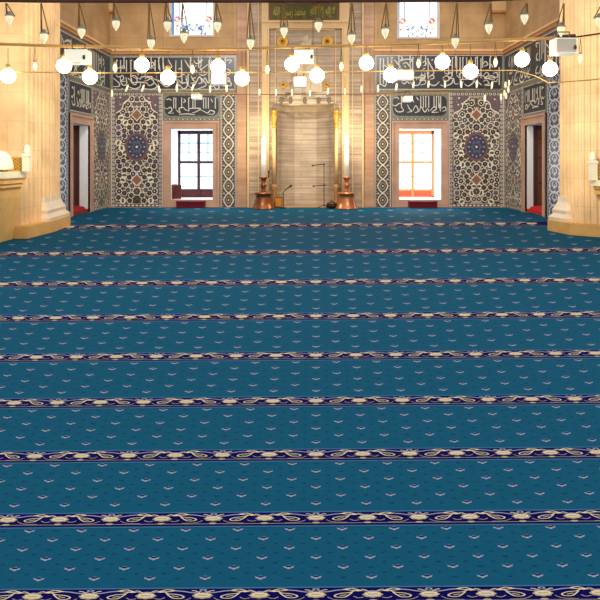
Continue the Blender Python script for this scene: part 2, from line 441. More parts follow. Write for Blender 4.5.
def side_window(sd):
    global wn; wn += 1
    X = XL if sd < 0 else XR
    t = shell('window_%d' % wn)
    yb = 160-(0-EYE)*-S
    stone_frame(lambda x, y, o: (X-sd*o, x, BZ(y)), 18.93, 20.96, 121, 206.9, SY0, SY1, 129, 206.9, 'stone_surround', t)
    mb = MB(); xa, xb_ = X-sd*.06, X+sd*(.27 if sd < 0 else .2); xc = X+sd*1.35
    mb.add([(xa,SY1,SZ0),(xb_,SY1,SZ0),(xb_,SY1,SZ1),(xa,SY1,SZ1)], [(0,1,2,3)], J_WHITE)
    mb.add([(xa,SY0,SZ0),(xc,SY0,SZ0),(xc,SY0,SZ1),(xa,SY0,SZ1)], [(0,1,2,3)], J_WHITE)
    mb.add([(xa,SY0,SZ1),(xc,SY0,SZ1),(xc,SY1,SZ1),(xa,SY1,SZ1)], [(0,1,2,3)], J_WHITE)
    mb.add([(xa,SY0,SZ0),(xc,SY0,SZ0),(xc,SY1,SZ0),(xa,SY1,SZ0)], [(0,1,2,3)], W_MAROON)
    mb.build('reveal', t)
    sb = MB(); sb.box((xb_, SY1-.02, SZ0), (xc, SY1+.02, SZ1), W_BROWN)
    sb.box((xb_+sd*.02, SY1-.05, SZ0), (xb_+sd*.12, SY1, SZ1-.1), W_DARK)
    for zz in (.9, 1.7, 2.3): sb.box((xb_+sd*.16, SY1-.04, zz), (xc-sd*.1, SY1, zz+.05), W_DARK)
    sb.box((xb_, SY1-.05, SZ1-.14), (xc, SY1, SZ1), W_DARK)
    sb.build('folded_shutter', t)
    gb = MB(); gb.box((xc, SY0, SZ0), (xc+sd*.02, SY1, SZ1), GL_DIM); gb.build('pane', t)
    fb = MB()
    for yy in (SY0, (SY0+SY1)/2-.05, SY1-.1): fb.box((xc-sd*.06, yy, SZ0), (xc-.001*sd, yy+.1, SZ1), W_DARK)
    for zz in (SZ0, 1.35, SZ1-.1): fb.box((xc-sd*.06, SY0, zz), (xc-.001*sd, SY1, zz+.1), W_DARK)
    fb.build('sash_frame', t)
    return t
side_window(-1); side_window(1)

# stained glass upper windows
SG = {k: mat('stained_'+k, c, .3, .05, 6, emit=e, emit_rgb=c) for k, c, e in (
    ('white', (250, 252, 255), 1.25), ('ice', (214, 232, 250), 1.), ('blue', (70, 112, 176), .7), ('navy', (46, 66, 120), .5),
    ('red', (204, 60, 56), .7), ('orange', (236, 170, 120), .8), ('green', (150, 180, 130), .7), ('lead', (120, 132, 152), .3), ('yellow', (240, 222, 160), .9), ('violet', (150, 140, 190), .7))}
def stained(fn, w, ztop_y, ybot, mirror, seed):
    """x from 0..w left to right in photo pixels of the back wall, y photo height"""
    r = random.Random(seed); d = Draw(fn, .003)
    d.rect(0, ybot, w, ztop_y, SG['ice'], 0)
    d.rect(0, ybot, 2, ztop_y, SG['blue'], 1); d.rect(w-1.6, ybot, w, ztop_y, SG['ice'], 1)
    d.rect(8, ybot-17, w-8, ztop_y, SG['white'], 1)
    d.rect(2, ybot-1.2, w-2, ybot, SG['blue'], 1); d.rect(6.6, ybot-16, 7.6, ztop_y, SG['lead'], 2); d.rect(w-7.6, ybot-16, w-6.6, ztop_y, SG['lead'], 2)
    d.rect(2, ybot-18.4, w-2, ybot-17.6, SG['lead'], 2)
    for cx in (5, w-5):
        for k in range(7):
            a = 2*PI*k/7; d.ell(cx+1.9*math.cos(a), ybot-17+2.1*math.sin(a), 1.5, 1.5, SG[('red','orange','violet')[k % 3]], 3, 8)
        d.ell(cx, ybot-17, 1.2, 1.2, SG['yellow'], 4, 8)
        for k in range(5):
            d.ell(cx+r.uniform(-2,2), ybot-8+r.uniform(-3,3), 1.1, 1.3, SG[('green','yellow','red','white','orange')[k]], 3, 8)
    for k in range(34):
        x = r.uniform(8.5, w/2); y = ybot - r.uniform(2, 12)
        c = SG[r.choice(('blue','navy','ice','white','violet','green','blue','white'))]; rr = r.uniform(.7, 1.5)
        d.ell(x, y, rr, rr, c, 3, 7); d.ell(w-x, y, rr, rr, c, 3, 7)
    d.ring(w/2, ybot-9, 3.6, 5, .7, SG['green'], 4); d.ell(w/2, ybot-9, 1.6, 2.2, SG['yellow'], 4, 8, 5, .2)
    return d.mb
for i, (a, b, yb) in enumerate(UPW):
    wn += 1; t = shell('window_%d' % wn)
    ztop = CY-(UZ1-EYE)*S
    stained(lambda x, y, l, a=a: (BX(a+x), ZB+.22-l, BZ(y)), b-a, ztop, yb, False, i+3).build('stained_pane', t)
    fb = MB()
    for (p, q_, r_, s_) in ((a-1.6, a, yb+1.8, ztop-1), (b, b+1.6, yb+1.8, ztop-1), (a, b, yb+1.8, yb), (a, b, ztop, ztop-1)):
        fb.box((BX(p), ZB-.05, BZ(r_)), (BX(q_), ZB+.24, BZ(s_)), mat('grey_window_frame', (196, 184, 170), .6, .06, 4))
    fb.build('frame', t)
for sd in (-1, 1):
    wn += 1; t = shell('window_%d' % wn); X = XL if sd < 0 else XR
    ztop = CY-(UZ1-EYE)*S; w = (UY1-UY0)*S
    d = Draw(lambda x, y, l: (X+sd*(.15-l), UY0+x/S, BZ(y)), .003)
    d.rect(0, 17, w, ztop, SG['navy'], 0)
    r = random.Random(5)
    gm = mat('grille_plaster', (206, 204, 206), .6, .05, 5)
    for k in range(70):
        x = r.uniform(1, w-1); y = r.uniform(ztop, 16); d.ring(x, y, r.uniform(1.6, 3), r.uniform(1.6, 3), 1.0, gm, 1+k % 3, 9)
    d.mb.build('stained_pane', t)
    fb = MB()
    for (p, q_, z0_, z1_) in ((UY0-.06, UY0, BZ(18.5), UZ1), (UY1, UY1+.06, BZ(18.5), UZ1), (UY0, UY1, BZ(18.5), BZ(17)), (UY0, UY1, UZ1, UZ1+.06)):
        fb.box((X-sd*.05, p, z0_), (X+sd*.16, q_, z1_), M_CREAM)
    fb.build('frame', t)

# red pads at the windows
RED_DARK = mat('dark_red_cloth', (100, 16, 30), .9, .1, 12)
RED = mat('red_cloth', (196, 28, 34), .9, .1, 12)
CRIM = mat('crimson_cloth', (150, 24, 36), .9, .1, 12)
def bench(x0, x1, lab):
    t = thing('window_step', lab, 'step', (BX((x0+x1)/2), ZB-.32, .006))
    w = (x1-x0)/S/2
    mb = MB(); mb.box((-w, -.22, 0), (w, .22, .17), RED_DARK); mb.build('base', t)
    mb = MB(); mb.box((-w-.01, -.235, .17), (w+.01, .23, .225), RED_DARK); mb.build('pad', t)
bench(179.2, 205.8, 'dark red box step on the carpet below the dark-framed window')
bench(407.8, 434.2, 'dark red box step on the carpet below the orange-framed window')
for sd, m, lab in ((-1, CRIM, 'crimson cushion lying in the doorway-like window of the left wall'), (1, RED, 'bright red cushion lying in the doorway-like window of the right wall')):
    X = XL if sd < 0 else XR
    mb = MB(); n = 10; vs = []; fs = []
    x0, x1 = X-sd*.02, X+sd*.95; y0, y1 = SY0+.03, SY1-.03
    for i in range(n+1):
        for j in range(n+1):
            u, v = i/n, j/n; e = min(u, 1-u, v, 1-v)
            vs.append((x0+(x1-x0)*u, y0+(y1-y0)*v, SZ0+.06+.13*min(1, e*6)**.5+.01*math.sin(9*u+5*v)))
    for i in range(n):
        for j in range(n): fs.append((i*(n+1)+j, (i+1)*(n+1)+j, (i+1)*(n+1)+j+1, i*(n+1)+j+1))
    mb.add(vs, fs, m, True); mb.box((x0, y0, SZ0+.001), (x1, y1, SZ0+.07), m)
    tag(mb.build('cushion', shift=((x0+x1)/2, (y0+y1)/2, SZ0)), lab, 'cushion')
# wooden box seen inside each side window
for sd, c, lab in ((-1, (150, 84, 40), 'brown wooden box standing behind the crimson cushion in the left window'), (1, (196, 70, 40), 'orange-red wooden box standing behind the red cushion in the right window')):
    X = XL if sd < 0 else XR
    t = thing('wooden_box', lab, 'box', (X+sd*.62, SY1-.17, SZ0+.19))
    m = mat('box_wood%d' % sd, c, .6, .15, 10)
    mb = MB(); mb.box((-.16, -.1, 0), (.16, .1, .5), m); mb.build('body', t)
    mb = MB(); mb.box((-.18, -.12, .5), (.18, .12, .54), W_BROWN); mb.build('lid', t)

# ------------------------------------------------------------------ tiles
T_FIELD = mat('tile_field', (168, 156, 136), .35, .1, 9, spec=.5)
T_GROUND = mat('tile_ground', (84, 70, 62), .35, .12, 9, spec=.5)
T_DARK = mat('tile_flower', (58, 42, 42), .35, .12, 9, spec=.5)
T_GREEN = mat('tile_leaf', (60, 66, 58), .35, .12, 9, spec=.5)
T_NAVY = mat('tile_navy', (52, 50, 74), .35, .1, 9, spec=.5)
T_BLUE = mat('tile_blue', (84, 94, 122), .35, .1, 9, spec=.5)
T_RED = mat('tile_red', (146, 92, 76), .35, .1, 9, spec=.5)
T_BORDER = mat('tile_border', (96, 86, 92), .35, .1, 9, spec=.5)
T_CREAM = mat('tile_cream', (226, 216, 196), .35, .06, 9, spec=.5)
T_PLUM = mat('tile_plum', (100, 82, 92), .35, .1, 9, spec=.5)
T_OLIVE = mat('tile_olive', (100, 94, 70), .35, .1, 9, spec=.5)
T_SAGE = mat('tile_sage_border', (118, 122, 104), .35, .1, 9, spec=.5)

def tile_panel(fn, x0, x1, y0, y1, seed, sx=1.):
    """x0..x1 / y0 (bottom) .. y1 (top, smaller) ; sx = width of one photo pixel in x units"""
    r = random.Random(seed); d = Draw(fn)
    P = lambda u, v: (x0+u*sx, v)
    W = (x1-x0)/sx; cx = W/2
    d.rect(x0, y0, x1, y1, T_BORDER, 0)
    bw = 4.2
    d.rect(*P(.4, y0-.4), *P(1, y1+.4), T_CREAM, 1); d.rect(*P(W-1, y0-.4), *P(W-.4, y1+.4), T_CREAM, 1)
    d.rect(*P(bw, y0-2.8), *P(W-bw, y1+bw), T_FIELD, 1)
    d.rect(*P(bw, y0-3), *P(bw+.7, y1+bw), T_PLUM, 2); d.rect(*P(W-bw-.7, y0-3), *P(W-bw, y1+bw), T_PLUM, 2)
    def el(u, v, a, b, m, lay, n=10, lobes=0, amp=.2, ph=0., rot=0.):
        pts = []; nn = max(n, lobes*4)
        for k in range(nn):
            t = 2*PI*k/nn; q = 1+(amp*math.cos(lobes*t+ph) if lobes else 0)
            x = a*q*math.cos(t); y = b*q*math.sin(t)
            pts.append(P(u+x*math.cos(rot)-y*math.sin(rot), v+x*math.sin(rot)+y*math.cos(rot)))
        d.fan(P(u, v), pts, m, lay)
    def st(pts, w, m, lay, **k):
        # ribbon drawn in photo pixels then mapped
        q = Draw(lambda x, y, l: d.fn(*P(x, y), l)); q.mb = d.mb; q.stroke(pts, w, m, lay, **k)
    # border chain
    k = int((y0-y1)/4.2)
    for i in range(k+1):
        v = y1+2.2+(y0-y1-3.4)*i/k
        for u in (2.6, W-2.6):
            el(u, v, 1.35, 1.5, T_CREAM, 2, 10); el(u, v, .95, 1.05, T_PLUM, 3, 8); el(u, v, .4, .45, T_CREAM, 4, 6)
    k = int((W-2*bw)/4)
    for i in range(k+1):
        u = bw+1.5+(W-2*bw-3)*i/k
        el(u, y1+2.2, 1.5, 1.3, T_CREAM, 2, 10); el(u, y1+2.2, 1.0, .9, T_PLUM, 3, 8)
        el(u, y0-1.4, 1.3, .8, T_CREAM, 2, 8)
    fx0, fy1, fy0 = bw+.7, y1+bw, y0-2.8
    H = fy0-fy1
    mc = fy1+H*.47; 
    vd1, vd2, vr1, vr2 = mc-32, mc+33, mc-20.5, mc+44.5
    vr3, vr4 = mc-19.5, mc+21
    # spandrel corners
    for sg in (-1, 1):
        el_pts = [(cx+sg*(cx-fx0), fy1), (cx+sg*7, fy1), (cx+sg*8, fy1+3), (cx+sg*13, fy1+7), (cx+sg*15, fy1+13), (cx+sg*(cx-fx0), fy1+17)]
        d.poly([P(*p) for p in el_pts], T_PLUM, 6)
        for q in range(8):
            u = cx+sg*(cx-fx0-1.2-r.uniform(0, 9)); v = fy1+1.2+r.uniform(0, 8)
            el(u, v, .9, .9, r.choice((T_CREAM, T_RED, T_OLIVE)), 7, 7)
        st([(cx+sg*7, fy1+.5), (cx+sg*8, fy1+3), (cx+sg*13, fy1+7), (cx+sg*15, fy1+13), (cx+sg*(cx-fx0-.4), fy1+17)], 1.0, T_CREAM, 8)
    # flowers by dart throwing on half the field, mirrored
    pts = []
    for tr in range(4000):
        u = r.uniform(fx0+2.2, cx-.2); v = r.uniform(fy1+2.5, fy0-2.2)
        du = cx-u
        if (du/12.5)**2+((v-mc)/15)**2 < 1: continue
        bad = False
        for vv, rr in ((vd1, 6.4), (vd2, 6.4), (vr3, 4.6), (vr4, 4.4), (vr2, 4.6)):
            if math.hypot(du, v-vv) < rr: bad = True
        if v < fy1+14 and du > 8+(v-fy1)*.6: bad = True
        if bad or any(math.hypot(u-a, v-b) < 4.9 for a, b in pts) or du < 2.2: continue
        pts.append((u, v))
    for (u, v) in pts:
        big = r.random() < .85; m = r.choice((T_DARK, T_DARK, T_DARK, T_NAVY, T_PLUM, T_GREEN)); c = r.choice((T_RED, T_OLIVE, T_CREAM, T_BLUE)); ph = r.uniform(0, 6); rt = r.uniform(0, PI)
        nb = sorted(pts, key=lambda p: (p[0]-u)**2+(p[1]-v)**2)[1:4]
        for sg in (-1, 1):
            U = cx+sg*(cx-u)
            el(U, v, 3.2, 3.2, T_CREAM, 3, 14)
            if big:
                el(U, v, 2.5, 2.5, m, 4, 12, 6, .12, ph); el(U, v, .7, .7, c, 5, 7)
            else:
                el(U, v, 2.3, 1.25, T_GREEN, 4, 10, rot=sg*rt); el(U, v, .8, .45, T_OLIVE, 5, 6, rot=sg*rt)
            for (a, b) in nb:
                A = cx+sg*(cx-a); mx_, my_ = (U+A)/2, (v+b)/2
                dx, dy = A-U, b-v; l = math.hypot(dx, dy) or 1
                # dark leaf between neighbours
                if l < 8.5: el(mx_-dy/l*2.2*sg, my_+dx/l*2.2*sg, 2.1, 1.1, T_DARK if r.random() < .7 else T_GREEN, 2, 8, rot=math.atan2(dy, dx))
    # dark seeds filling the gaps
    for tr in range(1300):
        u = r.uniform(fx0+1, cx); v = r.uniform(fy1+1.5, fy0-1)
        if any(math.hypot(u-a, v-b) < 3.6 for a, b in pts) or ((cx-u)/11.5)**2+((v-mc)/14)**2 < 1: continue
        m = r.choice((T_GREEN, T_DARK, T_DARK, T_OLIVE)); rr = r.uniform(.8, 1.4); rt = r.uniform(0, 3)
        for sg in (-1, 1): el(cx+sg*(cx-u), v, rr*1.3, rr*.8, m, 2, 6, rot=sg*rt)
    # brick-red diamonds and dark rosettes on the axis
    for vv in (vd1, vd2):
        for a, m, l in ((6.6, T_CREAM, 6), (5.4, T_RED, 7), (2.2, T_OLIVE, 8), (1.2, T_RED, 9)):
            d.poly([P(cx, vv-a), P(cx+a*.93, vv), P(cx, vv+a), P(cx-a*.93, vv)], m, l)
    for vv, m in ((vr3, T_NAVY), (vr4, T_NAVY), (vr2, T_GREEN)):
        el(cx, vv, 4.2, 4.2, T_CREAM, 6, 16); el(cx, vv, 3.4, 3.4, m, 7, 16, 8, .1); el(cx, vv, 1.3, 1.3, T_RED, 8, 8)
    # the great medallion
    el(cx, mc, 12.0, 14.4, mat('tile_rust', (124, 82, 78), .35, .1, 9), 6, 40, 12, .035); el(cx, mc, 11.0, 13.3, T_PLUM, 7, 40, 12, .03); el(cx, mc, 9.6, 11.8, T_NAVY, 8, 40)
    for q in range(12):
        a = 2*PI*q/12; el(cx+7.6*math.cos(a), mc+9.4*math.sin(a), 1.5, 1.5, T_PLUM if q % 2 else T_BLUE, 9, 8); el(cx+7.6*math.cos(a), mc+9.4*math.sin(a), .5, .5, T_CREAM, 10, 6)
        st([(cx+2*math.cos(a), mc+2*math.sin(a)), (cx+5.6*math.cos(a+.12), mc+7*math.sin(a+.12))], .8, T_BLUE, 9)
    el(cx, mc, 4.6, 5.6, T_BLUE, 10, 24, 6, .3); el(cx, mc, 3.0, 3.6, T_NAVY, 11, 24, 6, .25); el(cx, mc, 1.2, 1.2, T_CREAM, 12, 8)
    return d.mb
def tile_thing(mb, lab, name='tilework', cat='tilework'):
    xs = [sum(v[i] for v in mb.v)/len(mb.v) for i in range(3)]; xs[2] = min(v[2] for v in mb.v)
    return tag(mb.build(name, shift=xs), lab, cat)
tile_thing(tile_panel(back_fn(), 111, 163, 206.8, 92, 3), 'large flowered tile panel with blue medallion between left corner and dark-framed window')
tile_thing(tile_panel(back_fn(), 448.4, 504, 206.8, 92, 4), 'large flowered tile panel with blue medallion between orange-framed window and right corner')
tile_thing(tile_panel(side_fn(-1), 20.98, 22.96, 206.8, 92, 3, 1.98/52), 'flowered tile panel on the left side wall, seen edge-on beside the corner')
tile_thing(tile_panel(side_fn(1), 20.98, 22.96, 206.8, 92, 4, 1.98/52), 'flowered tile panel on the right side wall, seen edge-on beside the corner')

def chain_strip(fn, x0, x1, y0, y1, sx=1., pal=0, seed=1):
    d = Draw(fn); W = (x1-x0)/sx; cx = W/2; r = random.Random(seed)
    q = Draw(lambda x, y, l: fn(x0+x*sx, y, l)); q.mb = d.mb
    if pal == 0: g, line, mid, dot = mat('strip_ground', (74, 68, 82), .35, .1, 9), mat('strip_line', (208, 198, 174), .35, .05, 9), mat('strip_olive', (128, 118, 92), .35, .1, 9), mat('strip_tan', (158, 146, 128), .35, .1, 9)
    else: g, line, mid, dot = mat('strip_blue', (50, 54, 84), .35, .1, 9), mat('strip_white', (196, 198, 204), .35, .05, 9), mat('strip_mid', (116, 124, 152), .35, .1, 9), mat('strip_pale', (168, 174, 188), .35, .05, 9)
    q.rect(0, y0, W, y1, g, 0)
    q.rect(.2, y0, .9, y1, line, 1); q.rect(W-.9, y0, W-.2, y1, line, 1)
    P = 14.0 if pal == 0 else 10.5; n = int((y0-y1)/P)+1
    hw = W*.30
    for i in range(n):
        v = y1+P*(i+.5)
        if v+P/2 > y0+.5: P2 = y0-v
        else: P2 = P/2
        if P2 < 2: continue
        if pal == 0:
            e = min(7, P2)
            q.ell(cx, v, hw*.62, 4.0, mid, 2, 12); q.ell(cx, v, hw*.36, 2.4, T_DARK, 3, 10); q.ell(cx, v, .8, .9, T_CREAM, 4, 6)
            for sg in (-1, 1):
                q.stroke([(cx, v-7), (cx+sg*hw*.55, v-4.6), (cx+sg*hw, v), (cx+sg*hw*.55, v+e*.66), (cx, v+e)], 1.15, line, 4)
                q.stroke([(cx+sg*hw*.75, v-5.8), (cx+sg*hw*1.15, v-7)], .8, line, 3)
        else:
            for sg in (-1, 1):
                q.stroke([(cx, v-7), (cx+sg*hw, v-3), (cx+sg*hw*.9, v+3), (cx, v+P2)], 1.3, line, 2)
                q.stroke([(cx, v+1), (cx+sg*hw*.5, v-1.5), (cx+sg*hw*.2, v-4)], 1., line, 3)
                q.stroke([(cx+sg*hw*1.0, v+3), (cx+sg*hw*1.5, v+min(6, P2)), (cx+sg*hw*1.1, v+min(8, P2))], 1., dot, 3)
            q.ell(cx, v, 1.8, 2.2, mid, 3, 10, 6, .2); q.ell(cx, v, .7, .8, line, 4, 6)
        for sg in (-1, 1):
            for k in range(5):
                vv = v-6+k*2.8
                if vv > y0-1: continue
                q.poly([(cx+sg*(W/2-1.2), vv-1), (cx+sg*(W/2-1.2), vv+1), (cx+sg*(W/2-2.8), vv)], dot, 2)
            if v+P2 < y0: q.ell(cx+sg*hw*.95, v+7 if P2 >= 7 else v, 1.0, 1.2, mid if pal == 0 else line, 3, 8); 
    return d.mb
tile_thing(chain_strip(back_fn(), 220.6, 236.6, 206.8, 95), 'narrow upright tile strip of cream diamonds right of the dark-framed window', 'tilework', 'tilework')
tile_thing(chain_strip(back_fn(), 374.4, 391, 206.8, 95), 'narrow upright tile strip of cream diamonds left of the orange-framed window', 'tilework', 'tilework')
for sd, lab in ((-1, 'blue and white tile strip beside the left pillar'), (1, 'blue and white tile strip beside the right pillar')):
    tile_thing(chain_strip(side_fn(sd), 17.75, 18.91, 206.5, 92, 1.16/18, 1), lab, 'tilework', 'tilework')

# ------------------------------------------------------------------ inscriptions
I_NAVY = mat('inscription_navy', (30, 33, 48), .35, .12, 6, spec=.5)
I_CREAM = mat('inscription_cream', (206, 200, 186), .35, .05, 6)
def pan(x, y, sc, ox, oy): return (ox+x/sc, oy+y/sc)
V = lambda x, y0=60, y1=210, dx=0: [(x, y0), (x+dx, (y0+y1)/2), (x+dx, y1)]
qA = [V(75,60,190), V(112,60,180), V(165,60,165), V(205,60,210), V(235,66,150), V(270,60,200), V(305,64,190), V(335,60,200), V(425,60,160), [(455,60),(462,110),(470,165)], [(495,60),(502,110),(510,170)], [(540,50),(560,90),(575,120),(555,140),(535,110)],
      [(45,225),(95,268),(98,298),(40,302)], [(110,215),(118,270),(148,292),(168,270),(160,215)], [(205,215),(210,260),(245,284),(262,240),(228,215)], [(180,300),(240,322),(290,300),(290,268)],
      [(330,230),(360,218),(402,240),(412,272),(370,292),(348,262)], [(320,320),(400,326),(442,300),(420,268)], [(455,240),(480,270),(520,300),(560,290),(580,240)], [(470,200),(520,210),(560,200)],
      [(388,100),(400,80),(418,100),(395,120),(420,140)], [(120,130),(140,110),(150,140)], [(60,318),(70,326)], [(120,318),(135,326)]]
qB = [[(20,60),(18,180),(40,280),(60,300)], [(70,60),(72,180),(75,280)], [(100,60),(130,110),(172,165)], V(150,60,130), V(320,60,260), V(342,60,270), V(130,190,290), V(400,60,200), V(440,60,210), V(372,60,160),
      [(50,280),(88,322),(122,290),(110,200)], [(130,290),(165,312),(200,270),(230,218),(270,250),(292,290),(220,322),(190,332)], [(180,60),(200,92),(240,82),(215,58)], [(235,155),(270,130),(312,100)], [(230,190),(265,200),(300,188)],
      [(240,60),(250,100),(235,130)], [(460,62),(522,62),(500,92)], [(480,138),(512,160),(500,190),(468,190)], [(480,240),(512,258),(520,292),(478,292)], [(368,300),(386,327),(412,310),(398,288)], [(330,270),(345,300),(375,290)], [(420,250),(440,290),(470,300)],
      [(195,120),(205,110)], [(270,165),(285,160)], [(170,230),(200,220)]]
qC = [V(55,70,310), V(85,70,300), V(125,60,160), V(350,60,260), V(490,70,240), [(180,78),(215,120),(258,172)], [(220,102),(280,80),(342,80),(335,102)], [(260,122),(290,108),(312,130),(332,172),(250,182)],
      [(358,250),(400,240),(432,250),(430,200)], [(430,250),(460,250),(460,200)], [(480,70),(510,130),(542,200),(490,247)], [(440,112),(460,95),(472,120),(448,142)], [(55,300),(100,322),(112,280)], [(250,280),(272,302),(300,280),(322,302)],
      [(330,280),(350,312),(400,312),(430,270),(460,270),(466,300),(418,312)], [(488,280),(520,312),(560,312),(592,280)], [(130,200),(170,240),(150,280),(120,260)], [(180,200),(230,220),(260,260)], V(160,60,140), V(210,180,280), V(560,60,170), [(440,170),(465,160)], [(520,90),(535,80)]]
qD = [V(110), V(150), V(180,60,250), V(205,60,260), V(240,60,230), V(280,60,220), V(320,60,230), V(370,70,250), V(450,70,170), V(75,60,220), V(40,60,200), V(535,150,310),
      [(20,250),(60,228),(82,260),(40,282),(28,258)], [(0,310),(40,322),(100,300),(120,258),(132,300),(166,300)], [(218,300),(250,322),(290,300),(310,278),(332,312)], [(390,230),(420,198),(442,220),(400,250),(450,252),(492,230)],
      [(480,210),(512,198),(518,240),(468,242)], [(390,280),(420,268),(442,300),(400,312),(460,312),(482,280),(512,280),(518,256)], [(390,122),(410,98),(432,125),(398,142)], [(480,100),(505,90),(515,120),(490,140)], [(350,290),(375,312)], [(210,280),(190,310)]]
sE = [V(x, 48, 150) for x in (130,150,205,270,310,330,410,432,455,520)] + [[(40,138),(70,152),(100,138),(112,170),(80,192),(132,192)], [(150,160),(190,192),(180,150),(220,140),(242,170)], [(230,150),(270,172),(282,150),(380,150),(340,180),(300,192)], [(380,160),(420,180),(450,192),(472,168),(512,180),(500,202),(458,202)], [(180,205),(260,200),(330,208)], [(60,70),(85,60),(110,75)], [(225,60),(240,80),(220,95)], [(480,60),(495,90)]]
sF = [V(x, 50, 160) for x in (125,305,330,352,380,430,452,475,492)] + [[(40,130),(70,142),(100,120),(122,122)], [(62,165),(90,197),(142,190),(130,158)], [(180,128),(200,170),(222,192),(178,202)], [(230,190),(260,140),(282,190),(248,206)], [(290,200),(310,150),(342,200),(370,170),(382,200)], [(390,190),(430,150),(452,170),(410,202),(472,200)], [(480,120),(490,192)], [(500,170),(530,150),(542,180),(508,192)], [(60,70),(85,62),(100,80)], [(200,100),(225,80),(240,110)], [(265,60),(285,90)]]
def inscription(fn, x0, x1, y0, y1, sets, w, name_border=T_SAGE, rounded=False, sx=1., border=2.2, w2=None):
    """sets: (strokes, scale, ox, oy) in photo pixels; x mapped by x0 + (px-px0)*sx is left to fn"""
    d = Draw(fn)
    d.rect(x0, y0, x1, y1, name_border, 0)
    b = border; bx = b*abs(sx)*(1 if x1 > x0 else -1)
    if rounded:
        pts = []
        rx, ry = 6*sx, 6
        for (cx_, cy_, a0) in ((x1-bx-rx, y0-b-ry, 0), (x0+bx+rx, y0-b-ry, PI/2), (x0+bx+rx, y1+b+ry, PI), (x1-bx-rx, y1+b+ry, 1.5*PI)):
            for k in range(5):
                a = a0+k*PI/8; pts.append((cx_+rx*math.cos(a), cy_+ry*math.sin(a)))
        d.fan(((x0+x1)/2, (y0+y1)/2), pts, I_NAVY, 1)
    else:
        d.rect(x0+bx, y0-b, x1-bx, y1+b, I_NAVY, 1)
        for yy in (y0-b, y1+b): d.rect(x0+bx, yy-.25, x1-bx, yy+.25, I_CREAM, 2)
    # dots along the frame
    n = int(abs((x1-x0)/sx)/5)
    for i in range(n):
        u = x0+(x1-x0)*(i+.5)/n
        for yy in (y0-b*.45, y1+b*.45): d.ell(u, yy, 1.1*sx, .55, T_BORDER, 1, 6)
    q = Draw(fn); q.mb = d.mb
    for strokes, sc, ox, oy, fx in sets:
        for i, s in enumerate(strokes):
            P = [fx(ox+a/sc, oy+b_/sc) for a, b_ in s]
            vert = abs(s[0][0]-s[-1][0]) < 12 and len(s) == 3
            if sx != 1.:
                g = Draw(lambda x, y, l: fn(x*sx, y, l)); g.mb = d.mb
                g.stroke([(a/sx, b_) for a, b_ in P], w*(.85 if vert else 1), I_CREAM, 3+i % 5, taper=not vert)
            else: q.stroke(P, w*(.85 if vert else 1), I_CREAM, 3+i % 5, taper=not vert)
            if vert and i % 3 == 0:   # hooked head of the upright
                a, b_ = P[0]; 
                if sx == 1.: q.poly([(a-w*.4, b_), (a+w*1.3, b_-.2), (a+w*.4, b_+1.6)], I_CREAM, 3)
    return d.mb
idf = lambda x, y: (x, y)
isv = lambda q: abs(q[0][0]-q[-1][0]) < 12 and len(q) == 3
low = lambda S_: [q for q in S_ if not isv(q)]
up = lambda S_: [[(a+9, b) for a, b in q] for q in S_ if isv(q)][::2]
tile_thing(inscription(back_fn(.03), 111, 236.6, 91.5, 55, [(qA, 9.09, 108.6, 53.5, idf), (qB, 9.09, 174, 53.5, idf), (low(sE), 9.4, 112, 61, idf), (low(sF), 9.4, 172, 62, idf), (up(sF), 9.4, 110, 52, idf), (up(sE), 9.4, 176, 52, idf)], 1.12), 'long navy calligraphy band high on the wall above the dark-framed window', 'calligraphy', 'inscription')
tile_thing(inscription(back_fn(.03), 374.4, 504, 91.5, 53.5, [(qC, 9.09, 374, 50.8, idf), (qD, 9.09, 440, 50.8, idf), (low(sF), 9.4, 376, 59, idf), (low(sE), 9.4, 440, 58, idf), (up(sE), 9.4, 376, 50, idf), (up(sF), 9.4, 441, 51, idf)], 1.12), 'long navy calligraphy band high on the wall above the orange-framed window', 'calligraphy', 'inscription')
def frieze(fn, x0, x1, y0, y1, sx=1.):
    d = Draw(fn); d.rect(x0, y0, x1, y1, T_SAGE, 0); n = max(2, int(abs((x1-x0)/sx)/4.2)); h = (y0-y1)/2
    for i in range(n):
        u = x0+(x1-x0)*(i+.5)/n; v = (y0+y1)/2
        d.ell(u, v, 1.5*sx, h*.75, T_BORDER, 1, 10, 4, .2); d.ell(u, v, .7*sx, h*.35, T_CREAM, 2, 6)
    return d.mb
for a, b, st_, lab in ((163.3, 220.3, (sE, 9.375, 160, 92.6, idf), 'small rounded navy calligraphy panel just above the dark-framed window'), (391.2, 448.2, (sF, 9.375, 388, 90.8, idf), 'small rounded navy calligraphy panel just above the orange-framed window')):
    mb = inscription(back_fn(.026), a, b, 120.8, 92, [], 1)
    d = Draw(back_fn(.026)); d.mb = MB()
    d.mb = inscription(back_fn(.026), a, b, 117.5, 94, [st_], 1.0, rounded=True, border=1.6)
    f2 = frieze(back_fn(.026), a, b, 120.9, 117.5)
    o = len(d.mb.v)
    for f, mi_ in zip(f2.f, f2.m): d.mb.add([f2.v[i] for i in f], [tuple(range(len(f)))], f2.mats[mi_])
    tile_thing(d.mb, lab, 'calligraphy', 'inscription')
for sd, lab in ((-1, 'calligraphy band running along the left side wall above its window'), (1, 'calligraphy band running along the right side wall above its window')):
    # strokes laid along the wall: photo pixel scale kept, then stretched to metres
    ya, yb_ = 17.6, 22.96
    fa = lambda x, y: (x, y)
    k = 1/S
    setL = [(qC if sd < 0 else qB, 9.09, 0, 53.5, lambda x, y: (ya+.05+x*k*1.05, y)), (qD if sd < 0 else qA, 9.09, 66, 53.5, lambda x, y: (ya+.05+x*k*1.05, y))]
    tile_thing(inscription(side_fn(sd, .03), ya, yb_, 91.5, 54.8, setL, 1.9, sx=k), lab, 'calligraphy', 'inscription')
